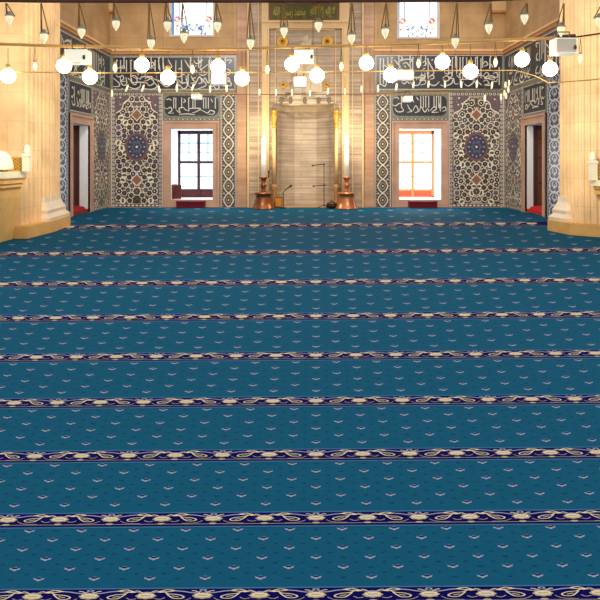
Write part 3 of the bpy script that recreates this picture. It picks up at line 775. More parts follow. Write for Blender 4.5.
for sd, lab in ((-1, 'small navy calligraphy panel over the window in the left side wall'), (1, 'small navy calligraphy panel over the window in the right side wall')):
    k = 1/S; ya = 18.93
    st_ = (sF if sd < 0 else sE, 9.375, 0, 92.6, lambda x, y: (ya+x*k*.93, y))
    tile_thing(inscription(side_fn(sd, .026), 18.93, 20.96, 120.8, 92, [st_], 1.5, sx=k), lab, 'calligraphy', 'inscription')

# ------------------------------------------------------------------ mihrab
t = shell('wall_mihrab')
mb = MB()    # niche: five flat walls and a stepped hood built of shrinking tiers
dep = 1.15
def niche_ring(x0, x1, y): 
    w = (x1-x0) if x1-x0 > 1.9 else .55*(x1-x0); return [(x0, ZB), (x0+w*.06, ZB+dep*.55*min(1, w/2)), (x0+w*.3, ZB+dep*min(1, w/2)), (x0+w*.7, ZB+dep*min(1, w/2)), (x0+w*.94, ZB+dep*.55*min(1, w/2)), (x1, ZB)]
def niche_seg(x0, x1, z0, z1, m):
    r = niche_ring(x0, x1, 0)
    mb.add([(x, y, z0) for x, y in r]+[(x, y, z1) for x, y in r], [(i, i+1, 7+i, 6+i) for i in range(5)], m)
M_HOOD = mat('hood_marble', (200, 182, 158), .6, .12, 4)
niche_seg(NX0, NX1, Z0, BZ(110), M_NICHE); niche_seg(NX0, NX1, BZ(110), BZ(104), M_HOOD)
prev = (NX0, NX1)
for x, ya, yb in steps:
    x0, x1 = BX(x), -BX(x)+2*BX(305.5)
    r0 = niche_ring(*prev, 0); r1 = niche_ring(x0, x1, 0); z = BZ(ya)
    mb.add([(a, b, z) for a, b in r0]+[(a, b, z) for a, b in r1], [(i, i+1, 7+i, 6+i) for i in range(5)], M_HOOD)
    niche_seg(x0, x1, z, BZ(yb), M_HOOD); prev = (x0, x1)
r0 = niche_ring(*prev, 0); mb.add([(a, b, BZ(35)) for a, b in r0], [tuple(range(6))], M_HOOD)
mb.build('niche', t)
mb = MB()    # upright mouldings and frame
for a, b, o, m in ((237, 241, .05, M_PINK), (241, 247.6, .03, M_PINK), (247.6, 249.2, .12, M_CREAM), (262, 269.5, .14, M_CREAM), (264, 267.5, .18, M_CREAM), (258, 259, .05, M_CREAM)):
    for (p, q_) in ((a, b), (611-b, 611-a)):
        mb.box((BX(p), ZB-o, 0), (BX(q_), ZB, BZ(29) if o > .1 and a > 250 else ZT-.2), m)
mb.box((BX(262), ZB-.14, BZ(29)), (BX(349), ZB, BZ(22.4)), M_CREAM); mb.box((BX(262), ZB-.19, BZ(23.4)), (BX(349), ZB, BZ(21.4)), M_CREAM)
mb.box((BX(262), ZB-.14, BZ(3)), (BX(349), ZB, BZ(-4)), M_CREAM); mb.box((BX(260), ZB-.22, BZ(-4)), (BX(351), ZB, BZ(-8)), M_CREAM)
for p, q_ in ((262, 268.8), (339.2, 349)): mb.box((BX(p), ZB-.14, BZ(22.4)), (BX(q_), ZB, BZ(3)), M_CREAM)
for p, q_ in ((275, 276), (335, 336)): mb.box((BX(p), ZB-.05, BZ(104)), (BX(q_), ZB, BZ(29)), M_CREAM)
mb.box((BX(275), ZB-.05, BZ(30.5)), (BX(336), ZB, BZ(29)), M_CREAM)
mb.build('frame', t)
db = Draw(back_fn(.012)); 
for x, y in ((281, 100), (290.5, 100), (304.5, 100), (318.5, 100), (329, 100)):
    pass
gm = mat('grey_disc', (120, 110, 92), .6, .1, 8)
for x, y in ((281.2, 100.5), (290.5, 100.5), (304.8, 100.5), (318.5, 100.5), (329.2, 100.5)):
    p = MB()
    yy = ZB-.03 if not (279 < x < 332) else ZB-.05
    p.lathe([(.0001, -.12), (.05, -.10), (.075, 0), (.05, .10), (.0001, .12)], gm, (BX(x), yy, BZ(y)), 12); p.build('boss', t)
mb = MB(); mb.box((NX0, ZB-.04, BZ(103.4)), (NX1, ZB+.03, BZ(102)), M_HOOD)
mb.build('hood_ledge', t)
# gilded rosettes
for x, y, r, lab in ((282.6, 41.5, .21, 'left one of the two round gilt rosettes under the green inscription'), (327.2, 41.5, .21, 'right one of the two round gilt rosettes under the green inscription'),
                     (283.4, 85, .12, 'small gilt rosette beside the left edge of the niche hood'), (326.6, 85, .12, 'small gilt rosette beside the right edge of the niche hood')):
    mb = MB(); n = 16
    mb.lathe([(.0001, .0), (r, 0), (r, .03), (r*.9, .06), (r*.7, .035), (r*.55, .03), (r*.4, .07), (.0001, .09)], M_GOLD, n=24)
    mb.lathe([(.0001, .09), (r*.25, .095), (.0001, .12)], mat('rosette_centre', (120, 78, 36), .5, .1, 9), n=12)
    mb.v = [(a, -c, b) for a, b, c in mb.v]
    o = mb.build('rosette'); o.location = (BX(x), ZB-.0, BZ(y)); tag(o, lab, 'rosette')
# colonnettes
for x, lab in ((274.3, 'slender colonnette with gilt capital at the left edge of the niche'), (336.2, 'slender colonnette with gilt capital at the right edge of the niche')):
    t2 = thing('colonnette', lab, 'column', (BX(x), ZB-.14, 0)); z = lambda y: BZ(y)
    mb = MB(); mb.lathe([(.10, 0), (.10, .12), (.07, .16), (.05, .3), (.07, .42), (.06, .5), (.085, z(188)), (.10, z(186)), (.055, z(184))], mat('colonnette_base', (176, 128, 74), .5, .15, 8)); mb.build('base', t2)
    mb = MB(); mb.lathe([(.062, z(184)), (.062, z(128))], mat('colonnette_shaft', (222, 184, 128), .4, .12, 6)); mb.build('shaft', t2)
    mb = MB(); mb.lathe([(.06, z(128)), (.09, z(126.5)), (.06, z(124.5)), (.08, z(121)), (.12, z(116)), (.13, z(114.5)), (.08, z(113)), (.13, z(112)), (.13, z(110.5))], M_GOLD); mb.build('capital', t2)

# green inscription over the mihrab
GREEN = mat('olive_green_panel', (76, 78, 22), .5, .2, 5)
BROWNF = mat('brown_panel_frame', (118, 74, 34), .5, .15, 8)
GOLDL = mat('gold_letters', (186, 158, 62), .45, .1, 8)
t = thing('inscription_board', 'green board with gold calligraphy high above the niche', 'inscription', (BX(304), ZB, BZ(20.8)))
mb = MB(); o = t.location
mb.box((BX(269), ZB-.07, BZ(20.8)), (BX(339), ZB-.001, BZ(4.2)), BROWNF); mb.build('frame', t, o)
d = Draw(back_fn(.075)); d.rect(271, 19.6, 337, 5.4, GREEN, 0)
r = random.Random(2)
for k in range(46): 
    x, y = r.uniform(273, 335), r.uniform(7, 18); d.ring(x, y, r.uniform(.7, 1.4), r.uniform(.7, 1.4), .35, mat('gilt_scroll', (122, 112, 36), .5, .1, 8), 1, 8)
d.mb.build('field', t, o)
def words(s, px0, px1, py0, py1):
    cu = bpy.data.curves.new('calligraphy', 'FONT'); cu.body = s[::-1]
    ob = bpy.data.objects.new('calligraphy', cu); COL.objects.link(ob)
    bpy.context.view_layer.update()
    me = bpy.data.meshes.new_from_object(ob.evaluated_get(bpy.context.evaluated_depsgraph_get()))
    bpy.data.objects.remove(ob)
    if len(me.vertices) < 10: return None
    xs = [v.co.x for v in me.vertices]; ys = [v.co.y for v in me.vertices]
    for v in me.vertices:
        u = (v.co.x-min(xs))/(max(xs)-min(xs)); w = (v.co.y-min(ys))/(max(ys)-min(ys))
        v.co = Vector((BX(px0+(px1-px0)*u), ZB-.081, BZ(py0+(py1-py0)*w)))-Vector(o)
    me.materials.clear(); me.materials.append(GOLDL)
    for p in me.polygons: p.material_index = 0
    ob = bpy.data.objects.new('lettering', me); COL.objects.link(ob); ob.parent = t
    return ob
words("\uFEFB \uFE87\uFEDF\uFEEA \uFE87\uFEFB \uFE8D\uFEDF\uFEE0\uFEEA", 310.5, 335, 18.2, 6.6)
words("\uFEE3\uFEA4\uFEE4\uFEAA \uFEAD\uFEB3\uFEEE\uFEDD \uFE8D\uFEDF\uFEE0\uFEEA", 273.5, 305.5, 18.6, 7.2)

# ------------------------------------------------------------------ pillars
def offset(poly, d):
    n = len(poly); out = []
    for i in range(n):
        a, b, c = Vector(poly[i-1]), Vector(poly[i]), Vector(poly[(i+1) % n])
        e1 = (b-a).normalized(); e2 = (c-b).normalized()
        n1 = Vector((e1.y, -e1.x)); n2 = Vector((e2.y, -e2.x)); m = (n1+n2).normalized()
        out.append(tuple(b+m*(d/max(.35, m.dot(n1)))))
    return out
def area(p): return .5*sum(p[i-1][0]*p[i][1]-p[i][0]*p[i-1][1] for i in range(len(p)))
def pillar(name, poly, faces, zb, sub):
    if area(sub) < 0: sub = sub[::-1]
    if area(poly) < 0: poly = poly[::-1]
    t = shell(name)
    mb = MB(); mb.prism(poly, .0055, WALL_TOP, M_PIER); mb.build('shaft', t)
    # upright half-round ribs on the faces in view
    rb = MB()
    for (a, b, us, w, d_) in faces:
        a, b = Vector(a), Vector(b); e = (b-a).normalized(); nn = Vector((e.y, -e.x)); L = (b-a).length
        if nn.x*(1 if a.x > 0 else -1) > 0: nn = -nn
        for u in us:
            c = a+e*(u*L)
            q = [c-e*w/2-nn*.02, c-e*w/2+nn*d_*.6, c-e*w*.25+nn*d_, c+e*w*.25+nn*d_, c+e*w/2+nn*d_*.6, c+e*w/2-nn*.02]
            q = [tuple(x) for x in q]
            if area(q) < 0: q = q[::-1]
            rb.prism(q, .2, WALL_TOP, M_PIER)
    rb.build('ribs', t)
    mb = MB()
    mb.prism(offset(poly, .27), .0055, .26, M_PIER3)
    mb.build('plinth', t)
    mb = MB()
    tiers = [(.26, .24), (.33, .25), (.38, .19), (.42, .15), (.50, .17), (.56, .12), (.68, .06), (zb, .05), (zb+.02, .01)]
    for (z0, d0), (z1, d1) in zip(tiers[:-1], tiers[1:]):
        mb.prism(offset(sub, d0), z0, z1, M_PIER2, offset(sub, d1))
    mb.build('base_moulding', t)
LP = [(-6.15, 16.3), (-6.02, 14.95), (-6.06, 13.95), (-9.5, 13.9), (-9.5, 16.6), (-6.6, 16.75)]
pillar('pillar_left', LP, [((-6.15,16.3), (-6.02,14.95), (.06, .2, .4, .52, .72, .93), .08, .06), ((-6.02,14.95), (-6.06,13.95), (.15, .32, .55, .78), .10, .05)], .80, [(-6.15, 16.3), (-6.03, 15.05), (-6.6, 15.05), (-6.6, 16.5)])
RP = [(5.93, 15.25), (6.05, 14.5), (6.42, 14.15), (9.5, 14.1), (9.5, 16.6), (6.55, 16.6)]
pillar('pillar_right', RP, [((5.93,15.25), (6.05,14.5), (.1, .3, .5, .7, .9), .07, .05), ((6.05,14.5), (6.42,14.15), (.2, .45, .72, .92), .07, .05)], .80, [(5.93, 15.25), (5.99, 14.92), (6.6, 14.92), (6.6, 16.3)])

# wooden-fronted marble ledges at the pillars
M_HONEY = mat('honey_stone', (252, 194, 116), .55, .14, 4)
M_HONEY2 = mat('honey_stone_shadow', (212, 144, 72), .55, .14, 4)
M_SLAB = mat('cream_slab', (255, 242, 206), .5, .05, 4)
M_POST = mat('white_post', (236, 228, 202), .5, .05, 5)
M_LATT = mat('gilt_lattice', (190, 150, 70), .5, .2, 20)
def ledge(sd, xi, yf, yb, lab):
    """xi = inner edge x; runs outward"""
    t = thing('ledge', lab, 'ledge', (xi+sd*1.0, (yf+yb)/2, 0)); o = t.location
    xo = XL+.02
    mb = MB()
    prof = [(.0055, .16), (.3, .12), (.6, .08), (.9, .02), (1.08, 0)]
    for (z0, i0), (z1, i1) in zip(prof[:-1], prof[1:]):
        p0 = [(xi+sd*i0, yf+.02), (xi+sd*i0, yb), (xo, yb), (xo, yf+.02)]; p1 = [(xi+sd*i1, yf+.02), (xi+sd*i1, yb), (xo, yb), (xo, yf+.02)]
        if area(p0) < 0: p0 = p0[::-1]; p1 = p1[::-1]
        mb.prism(p0, z0, z1, M_HONEY, p1)
    for k in range(1):
        xa = xi+sd*(.18+.8*k)
        for za, zb_ in ((.10, .34), (.42, 1.0)):
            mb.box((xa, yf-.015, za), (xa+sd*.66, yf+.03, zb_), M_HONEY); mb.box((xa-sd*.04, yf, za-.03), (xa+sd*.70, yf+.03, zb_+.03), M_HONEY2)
    mb.build('body', t, o)
    mb = MB()
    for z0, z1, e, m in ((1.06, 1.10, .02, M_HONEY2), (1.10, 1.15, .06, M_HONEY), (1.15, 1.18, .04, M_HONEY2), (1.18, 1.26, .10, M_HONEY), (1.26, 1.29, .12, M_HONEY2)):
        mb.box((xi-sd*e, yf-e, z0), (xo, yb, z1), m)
    mb.build('cornice', t, o)
    mb = MB(); mb.box((xi-sd*.14, yf-.14, 1.29), (xo, yb, 1.42), M_SLAB); mb.build('slab', t, o)
    return t
ledge(-1, -5.93, 12.75, 13.62, 'honey-coloured panelled stone ledge with cream top against the left pillar')
t = thing('ledge', 'cream stone console ledge on the right pillar, cut by the photo edge', 'ledge', (6.7, 13.95, .9)); o = t.location
mb = MB()
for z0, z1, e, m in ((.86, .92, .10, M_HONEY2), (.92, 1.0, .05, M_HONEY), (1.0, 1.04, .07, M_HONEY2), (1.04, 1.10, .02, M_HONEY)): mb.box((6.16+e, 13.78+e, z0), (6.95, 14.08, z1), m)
mb.build('cornice', t, o)
mb = MB(); mb.box((6.12, 13.72, 1.10), (6.95, 14.08, 1.22), M_SLAB); mb.build('slab', t, o)
def parapet(sd, x, y, lab):
    t = thing('balustrade', lab, 'balustrade', (x, y, 1.42 if sd < 0 else 1.28))
    mb = MB(); mb.box((-.07, -.07, 0 if sd < 0 else -.06), (.07, .07, .36), M_POST); mb.box((-.085, -.085, .30), (.085, .085, .34), M_POST)
    mb.lathe([(.07, .36), (.085, .40), (.06, .44), (.07, .48), (.04, .53), (.0001, .55)], M_POST, n=16); mb.build('post', t)
    mb = MB(); L = .30
    for k in range(7):
        for j in range(7):
            xx = sd*(.07+L*(k+.5)/7); zz = .02+.24*(j+.5)/7
            if (k+j) % 2 == 0: mb.box((xx-.024, -.02, zz-.02), (xx+.024, .02, zz+.02), M_LATT)
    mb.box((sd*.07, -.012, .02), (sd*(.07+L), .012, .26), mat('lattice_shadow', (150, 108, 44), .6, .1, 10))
    mb.box((sd*.07, -.03, 0), (sd*(.07+L+.03), .03, .025), M_LATT); mb.box((sd*.07, -.03, .255), (sd*(.07+L+.03), .03, .285), M_LATT); mb.box((sd*(.07+L), -.03, 0), (sd*(.10+L), .03, .28), M_LATT)
    mb.build('lattice_panel', t)
parapet(-1, -5.66, 13.3, 'white post with gilt lattice panel standing on the left ledge')
parapet(1, 6.08, 13.86, 'white post with gilt lattice panel standing on the right ledge')
t = thing('table_lamp', 'cream dome-shaped lamp standing on the left ledge at the photo edge', 'lamp', (at(.5, 172, 12.92)[0], 12.92, 1.42))
mb = MB(); mb.lathe([(.12, 0), (.12, .02), (.03, .03), (.02, .06)], mat('lamp_foot', (90, 66, 36), .5, .1, 9)); mb.build('base', t)
mb = MB(); mb.lathe([(.24, .04), (.235, .12), (.21, .24), (.16, .33), (.09, .39), (.0001, .41)], mat('lamp_dome', (252, 234, 196), .5, .03, 5, emit=.35, emit_rgb=(255, 232, 184)), n=28); mb.build('lamp_shade', t)

# ------------------------------------------------------------------ candlesticks
COPPER = mat('copper', (150, 92, 60), .35, .2, 6, metal=.65)
COPPER2 = mat('bright_copper', (196, 124, 86), .32, .2, 6, metal=.6)
WAX = mat('candle_wax', (244, 232, 216), .5, .04, 6, emit=.12, emit_rgb=(255, 230, 200))  # faint glow added to the wax so its lower part looks less grey
FLAME = mat('candle_flame', (255, 246, 214), .5, .0, 5, emit=26., emit_rgb=(255, 240, 200))
yc = 22.1; kc = F/yc
def candlestick(x, cm, lab):
    X = (x-CX)/kc; z = lambda y: max(0, EYE+(CY-y)/kc)
    t = thing('candlestick', lab, 'candlestick', (X, yc, .006))
    h = z(193.5)
    mb = MB(); mb.lathe([(.385, 0), (.385, .03), (.36, .05), (.30, .22), (.26, .36), (.245, h-.04), (.31, h-.03), (.32, h), (.30, h+.03), (.10, h+.05)], cm, n=32); mb.build('base', t)
    mb = MB(); s0 = h+.04; s1 = z(177.5)
    mb.lathe([(.10, s0), (.075, s0+.05), (.07, s0+.16), (.10, s0+.2), (.115, s0+.23), (.08, s0+.28), (.075, s1-.12), (.10, s1-.05), (.16, s1-.02), (.17, s1), (.08, s1+.01)], cm, n=24); mb.build('stem', t)
    t2 = thing('candle', lab.replace('copper candlestick with flared base', 'giant white candle in the copper candlestick'), 'candle', (X, yc, s1+.018))
    c1 = z(146)-s1
    mb = MB(); mb.lathe([(.095, 0), (.085, c1*.5), (.07, c1-.02), (.05, c1), (.0001, c1-.005)], WAX, n=20); mb.build('wax', t2)
    mb = MB(); mb.tube([(0,0,c1-.01), (0,0,c1+.05)], .008, M_DARKIRON, 6); mb.build('wick', t2)
    mb = MB(); mb.lathe([(.0001, c1+.01), (.04, c1+.05), (.065, c1+.12), (.045, c1+.22), (.0001, c1+.34)], FLAME, n=14); mb.build('flame', t2)
    return X, z(142)
c1 = candlestick(263.6, COPPER, 'copper candlestick with flared base left of the niche')
c2 = candlestick(346.6, COPPER2, 'copper candlestick with flared base right of the niche')
def lamp(loc, power, col, rad=.1, name='light'):
    l = bpy.data.lights.new(name, 'POINT'); l.energy = power; l.color = col; l.shadow_soft_size = rad
    o = bpy.data.objects.new(name, l); COL.objects.link(o); o.location = loc; return o
for X, z in (c1, c2): lamp((X, yc-.3, z+.16), 130, (1, .84, .56), .12, 'candle_light')

# small dark handle clipped to the left candle cup
t = thing('candle_snuffer', 'small dark snuffer standing against the left candle', 'snuffer', (BX(263.6)*yc/ZB+.17, yc-.02, EYE+(CY-177.5)/kc))
mb = MB(); mb.tube([(0,0,0), (.0,0,.2)], .02, M_DARKIRON, 8); mb.build('handle', t)
mb = MB(); mb.lathe([(.035, .0), (.03, .05), (.0001, .09)], M_DARKIRON, (0,0,.17), 10); mb.build('cone', t)

# microphone stands
BLACK = mat('black_metal', (34, 26, 24), .5, .1, 9)
ym = 22.3; km = F/ym
mx = lambda px: (px-CX)/km
mz = lambda py: max(0, EYE+(CY-py)/km)
t = thing('microphone_stand', 'tall thin black microphone stand with two side arms inside the niche front', 'microphone stand', (mx(324), ym, .006)); X = mx(324)
mb = MB(); mb.tube([(0,0,.03), (0,0,mz(164))], .013, BLACK); mb.build('pole', t)
for a in (0, 2.1, 4.2):
    mb = MB(); mb.tube([(0,0,.12), (.24*math.cos(a+PI), .24*math.sin(a+PI), .012)], .011, BLACK); mb.build('leg', t)
for py, pa, pb, dz in ((164.5, 312.5, 324.8, 1.2), (185.5, 313.5, 327, .8)):
    mb = MB(); mb.tube([(mx(pa)-X, -.03, mz(py+dz)), (mx(pb)-X, -.03, mz(py-.3))], .014, BLACK); bo = mb.build('boom', t)
    mb = MB(); mb.sphere((mx(pa)-X, -.03, mz(py+dz)), .032, BLACK, 10); mb.build('microphone', bo)
    mb = MB(); mb.sphere((0, -.015, mz(py)), .03, BLACK, 10); mb.build('clamp', bo)
t = thing('microphone_stand', 'short black microphone stand leaning right beside the orange box', 'microphone stand', (mx(283.4), ym, .006)); X = mx(283.4)
mb = MB(); mb.tube([(0,0,.03), (0,0,mz(193.5))], .014, BLACK); mb.build('pole', t)
mb = MB(); mb.lathe([(.12, 0), (.12, .02), (.02, .04)], BLACK); mb.build('base', t)
mb = MB(); mb.tube([(mx(281.5)-X, 0, mz(195)), (mx(286)-X, 0, mz(189.5)), (mx(291)-X, 0, mz(186))], [.012, .014, .02], BLACK); bo = mb.build('boom', t)
mb = MB(); mb.tube([(mx(289.5)-X, 0, mz(187)), (mx(292)-X, 0, mz(185.4))], .03, BLACK); mb.build('microphone', bo)
# orange box and small pile
t = thing('wooden_box', 'small orange-fronted box on the carpet beside the left candlestick', 'box', (mx(278.1), ym+.28, .006))
OR = mat('orange_front', (214, 132, 42), .5, .15, 8)
mb = MB(); mb.box((-.13, -.1, 0), (.13, .12, .37), mat('box_brown', (110, 70, 34), .6, .1, 9)); mb.build('case', t)
mb = MB(); mb.box((-.11, -.115, .05), (.11, -.1, .34), OR); mb.build('front_panel', t)
t = thing('brass_bowl', 'small dark bowl with domed lid on the floor beside the right candlestick', 'bowl', (mx(331.6), ym, .006))
mb = MB(); mb.lathe([(.10, 0), (.17, .06), (.19, .12), (.18, .13)], mat('dark_bronze', (84, 62, 40), .4, .15, 8, metal=.4)); mb.build('body', t)
mb = MB(); mb.lathe([(.185, .13), (.15, .19), (.06, .23), (.02, .25), (.03, .28), (.0001, .3)], mat('dark_bronze', (84, 62, 40))); mb.build('lid', t)

# ------------------------------------------------------------------ ring chandelier and its lamps
YR = 9.0; kr = F/YR
rp = lambda px, py, y=YR: at(px, py, y)
t = thing('ring_chandelier', 'great hanging brass chandelier rails stretched across the whole hall', 'chandelier', rp(305, 46))
o = t.location
mb = MB(); mb.tube([rp(x, y) for x, y in ((-80, 40), (0, 44), (57, 46), (110, 47), (175, 49.2), (245, 48.5), (294, 47), (313, 46.3), (370, 45.5), (455, 42.5), (520, 39.5), (556, 38))], .022, M_BRASS, 8); mb.build('main_rail', t, o)
mb = MB(); mb.tube([rp(556, 40), rp(600, 33.5), rp(680, 20)], .012, M_DARKIRON, 8); mb.tube([rp(556, 37.5), rp(575, 36)], .03, M_DARKIRON, 8); mb.build('end_rod', t, o)
mb = MB(); mb.tube([rp(x, y, 9.3) for x, y in ((-60, 70), (8, 72), (110, 73), (240, 72.5), (370, 71.5), (455, 70.6), (515, 70.4), (535, 76), (548, 83), (590, 80), (660, 72))], .009, M_BRASS, 6); mb.build('lamp_wire', t, o)
mb = MB(); mb.tube([rp(x, y, 9.5) for x, y in ((105, 92), (180, 93.5), (236, 94.2), (300, 94.4), (370, 94), (430, 91), (500, 89), (512, 86), (548, 82.5))], .006, M_WIRE, 6); mb.build('thin_wire', t, o)
mb = MB(); mb.tube([rp(x, y, 8.7) for x, y in ((-90, -8), (0, 0), (40, .6), (140, .8), (300, .6), (480, -.2), (520, -2), (600, -8), (690, -16))], .03, M_DARKIRON, 8); mb.build('top_rail', t, o)
for x in (-40, 70, 230, 380, 530, 640):
    a = rp(x, -6 if -20 < x < 600 else -14, 8.7); mb = MB(); mb.tube([a, (a.x, a.y, 9.4)], .012, M_DARKIRON, 6); mb.build('suspension_rod', t, o)
for px, ya, yb_ in ((313.0, 0, 46.5), (245.5, 49, 72.5), (560, 38, 82)):
    mb = MB(); mb.tube([rp(px, ya, 8.75 if ya == 0 else YR), rp(px, yb_, YR if ya == 0 else 9.3)], .006, M_WIRE, 6); mb.build('drop_wire', t, o)
for px in (30, 130, 205, 370, 455, 530):
    mb = MB(); mb.tube([rp(px, 48 if px < 300 else 44, YR), rp(px, 72, 9.3)], .004, M_WIRE, 5); mb.build('drop_wire', t, o)
for px in (110, 236, 370, 500): 
    mb = MB(); mb.tube([rp(px, 72, 9.3), rp(px, 93 if px < 400 else 89, 9.5)], .004, M_WIRE, 5); mb.build('drop_wire', t, o)

GLASS = mat('lamp_glass', (238, 234, 206), .12, .04, 9, spec=.6, trans=.3, emit=.34, emit_rgb=(255, 244, 206))  # weak emission added to make the glass warmer and brighter
COLLAR = mat('lamp_collar', (150, 146, 136), .35, .1, 9, metal=.5)
BULB = mat('bulb_glass', (255, 250, 232), .3, 0, 5, emit=14., emit_rgb=(255, 240, 205))
def proto_oil():
    t = thing('oil_lamp', 'x', 'oil lamp', (0,0,0), 'glass oil lamps hanging along the upper rail')
    return t
def oil_lamp(px, py, label, y=8.8, h=11.5, first=[None]):
    """py: middle of the glass body; cords run up to the top rail. one mesh set, copied"""
    loc = at(px, py, y)
    k = F/y
    if first[0] is None:
        t = thing('oil_lamp', label, 'oil lamp', loc, 'glass oil lamps hung from the top rail'); u = 1.28/k
        mb = MB(); mb.lathe([(.0001, -6.2*u), (.7*u, -5.8*u), (.9*u, -5*u), (2.0*u, -3.4*u), (2.9*u, -1*u), (3.0*u, .8*u), (2.5*u, 1.8*u), (2.9*u, 2.6*u)], GLASS, n=16); mb.build('glass_bowl', t)
        mb = MB(); mb.lathe([(3.3*u, 1.6*u), (3.4*u, 2.2*u), (3.0*u, 2.6*u), (1.6*u, 3.6*u), (1.2*u, 5*u), (.0001, 5.6*u)], COLLAR, n=16)
        for a in range(3): 
            c, s_ = math.cos(a*2.094+.5), math.sin(a*2.094+.5); mb.sphere((3.6*u*c, 3.6*u*s_, 2*u), .6*u, COLLAR, 8)
        mb.build('collar', t)
        first[0] = t
    else:
        t = copy_thing(first[0], loc, label)
        for ch in list(t.children):
            if ch.name.startswith('cord'): bpy.data.objects.remove(ch)
    top = at(px, .6, 8.7); H = max(.12, top.z - loc.z - .036); u = 1.28/k
    mb = MB()
    for a in range(3):
        c, s_ = math.cos(a*2.094+.5), math.sin(a*2.094+.5)
        mb.tube([(3.6*u*c, 3.6*u*s_, 2*u), (0.3*u*c, top.y-loc.y, H)], .008, M_CORD, 5)
    mb.build('cord', t)
    return t
UP = [(9.5, 18, 'top left corner glass oil lamp in front of the left pillar'), (44, 36, 'glass oil lamp hanging low in front of the left pillar, second from left'),
      (81.5, 31, 'glass oil lamp over the left side-wall band, above the white spotlight'), (116, 23, 'glass oil lamp at the left back corner of the hall'),
      (151, 42, 'low glass oil lamp just left of the left stained window'), (167.5, 24, 'small glass oil lamp touching the left edge of the left stained window'), (184, 35.5, 'glass oil lamp in front of the left stained window bottom edge'),
      (217.5, 24.5, 'glass oil lamp just right of the left stained window'), (250.5, 42, 'low glass oil lamp left of the mihrab frame'), (284, 30, 'glass oil lamp in front of the left gilt rosette'),
      (318.5, 24.5, 'glass oil lamp hanging across the right half of the green board'), (351.5, 37, 'low glass oil lamp right of the right gilt rosette'), (385.3, 31, 'glass oil lamp just left of the right stained window'),
      (455.3, 40.5, 'low glass oil lamp just right of the right stained window'), (488.8, 26.5, 'glass oil lamp at the right back corner of the hall'), (524.5, 17, 'glass oil lamp beside the small window of the right side wall'),
      (561, 29, 'glass oil lamp above the grey-fronted spotlight at the right pillar'), (599, 20, 'glass oil lamp cut by the right edge of the photo')]
for px, py, lab in UP: oil_lamp(px, py, lab)

def pear_lamp(px, py, label, first=[None]):
    y = YR-.036; loc = at(px, py, y); u = y/F
    if first[0] is None:
        t = thing('pear_lamp', label, 'hanging lamp', loc, 'small pear-shaped lamps under the brass rail')
        mb = MB(); mb.lathe([(.0001, -5.4*u), (1.0*u, -4.4*u), (2.0*u, -2*u), (2.2*u, .4*u), (1.4*u, 2.6*u), (1.1*u, 4*u)], mat('pear_glass', (252, 240, 206), .2, .03, 6, emit=.75, emit_rgb=(255, 236, 190)), n=14); mb.build('glass_bowl', t)
        mb = MB(); mb.lathe([(1.3*u, 3.6*u), (1.3*u, 5.2*u), (.4*u, 6*u)], M_BRASS, n=10); mb.build('cap', t)
        mb = MB(); mb.tube([(-1.1*u, 0, 4*u), (-.9*u, 0, 10*u), (0, 0, 19.5*u)], .004, M_CORD, 5); mb.tube([(1.1*u, 0, 4*u), (.9*u, 0, 10*u), (0, 0, 19.5*u)], .004, M_CORD, 5); mb.build('cord', t)
        first[0] = t
    else: copy_thing(first[0], loc, label)
for px, py, lab in ((35, 66, 'pear-shaped lamp in front of the left pillar beside the first glowing bulbs'), (115, 67.5, 'pear-shaped lamp before the left end of the left calligraphy band'), (192.5, 69, 'pear-shaped lamp before the right half of the left calligraphy band'),
                    (267.3, 69, 'pear-shaped lamp in front of the left mihrab moulding'), (341.3, 66, 'pear-shaped lamp in front of the right mihrab moulding'), (418.5, 63, 'pear-shaped lamp before the left half of the right calligraphy band'),
                    (495.5, 62, 'pear-shaped lamp before the right end of the right calligraphy band'), (580.5, 58, 'pear-shaped lamp in front of the right pillar beside the grey-fronted spotlight')):
    pear_lamp(px, py, lab)

def bulb(px, py, label, first=[None], second=[None], low=False):
    y = 9.18 if low else YR-.034; loc = at(px, py, y); u = y/F
    f = second if low else first
    if f[0] is None:
        t = thing('light_bulb', label, 'light bulb', loc, 'glowing round bulbs of the chandelier')
        r = 7.3*u
        mb = MB(); mb.lathe([(max(1e-5, r*math.sin(PI*i/12)), -r*math.cos(PI*i/12)) for i in range(12)]+[(.3*r, r*1.02)], BULB, n=20); mb.build('globe', t)
        mb = MB(); mb.lathe([(.34*r, .94*r), (.34*r, 1.5*r), (.1*r, 1.65*r)], M_BRASS, n=10); mb.build('socket', t)
        mb = MB(); mb.tube([(0,0,1.6*r), (0, 0, (28 if low else 16.5)*u)], .005, M_CORD, 5); mb.build('cord', t)
        f[0] = t
    else: copy_thing(f[0], loc, label)
for px, py, low, lab in ((8, 76, True, 'large glowing bulb at the left photo edge, on a dark rod before the pillar'), (64, 66, False, 'glowing bulb beside the white spotlight at the left side wall'), (90, 77, True, 'glowing bulb before the left side-wall calligraphy, below the spotlight'),
    (142, 65, False, 'upper glowing bulb before the left half of the left calligraphy band'), (168, 77.5, True, 'lower glowing bulb before the middle of the left calligraphy band'), (218, 67, False, 'glowing bulb directly above the lit spotlight box near the left diamond strip'),
    (242, 78.5, True, 'lower glowing bulb just right of the left diamond tile strip'), (292, 64.5, False, 'upper glowing bulb before the niche, left of its axis under the white spotlight'), (317, 75.5, True, 'lower glowing bulb before the niche, right of its axis'),
    (366.5, 63, False, 'upper glowing bulb between the niche and the right calligraphy band'), (391, 75, True, 'lower glowing bulb at the left part of the right calligraphy band'), (442.5, 62, False, 'upper glowing bulb before the middle of the right calligraphy band'),
    (470.5, 71.5, True, 'lower glowing bulb before the right part of the right calligraphy band'), (522, 59.5, False, 'upper glowing bulb before the right side-wall calligraphy band'), (550, 69, True, 'lower glowing bulb beside the right pillar edge')):
    bulb(px, py, lab, low=low)

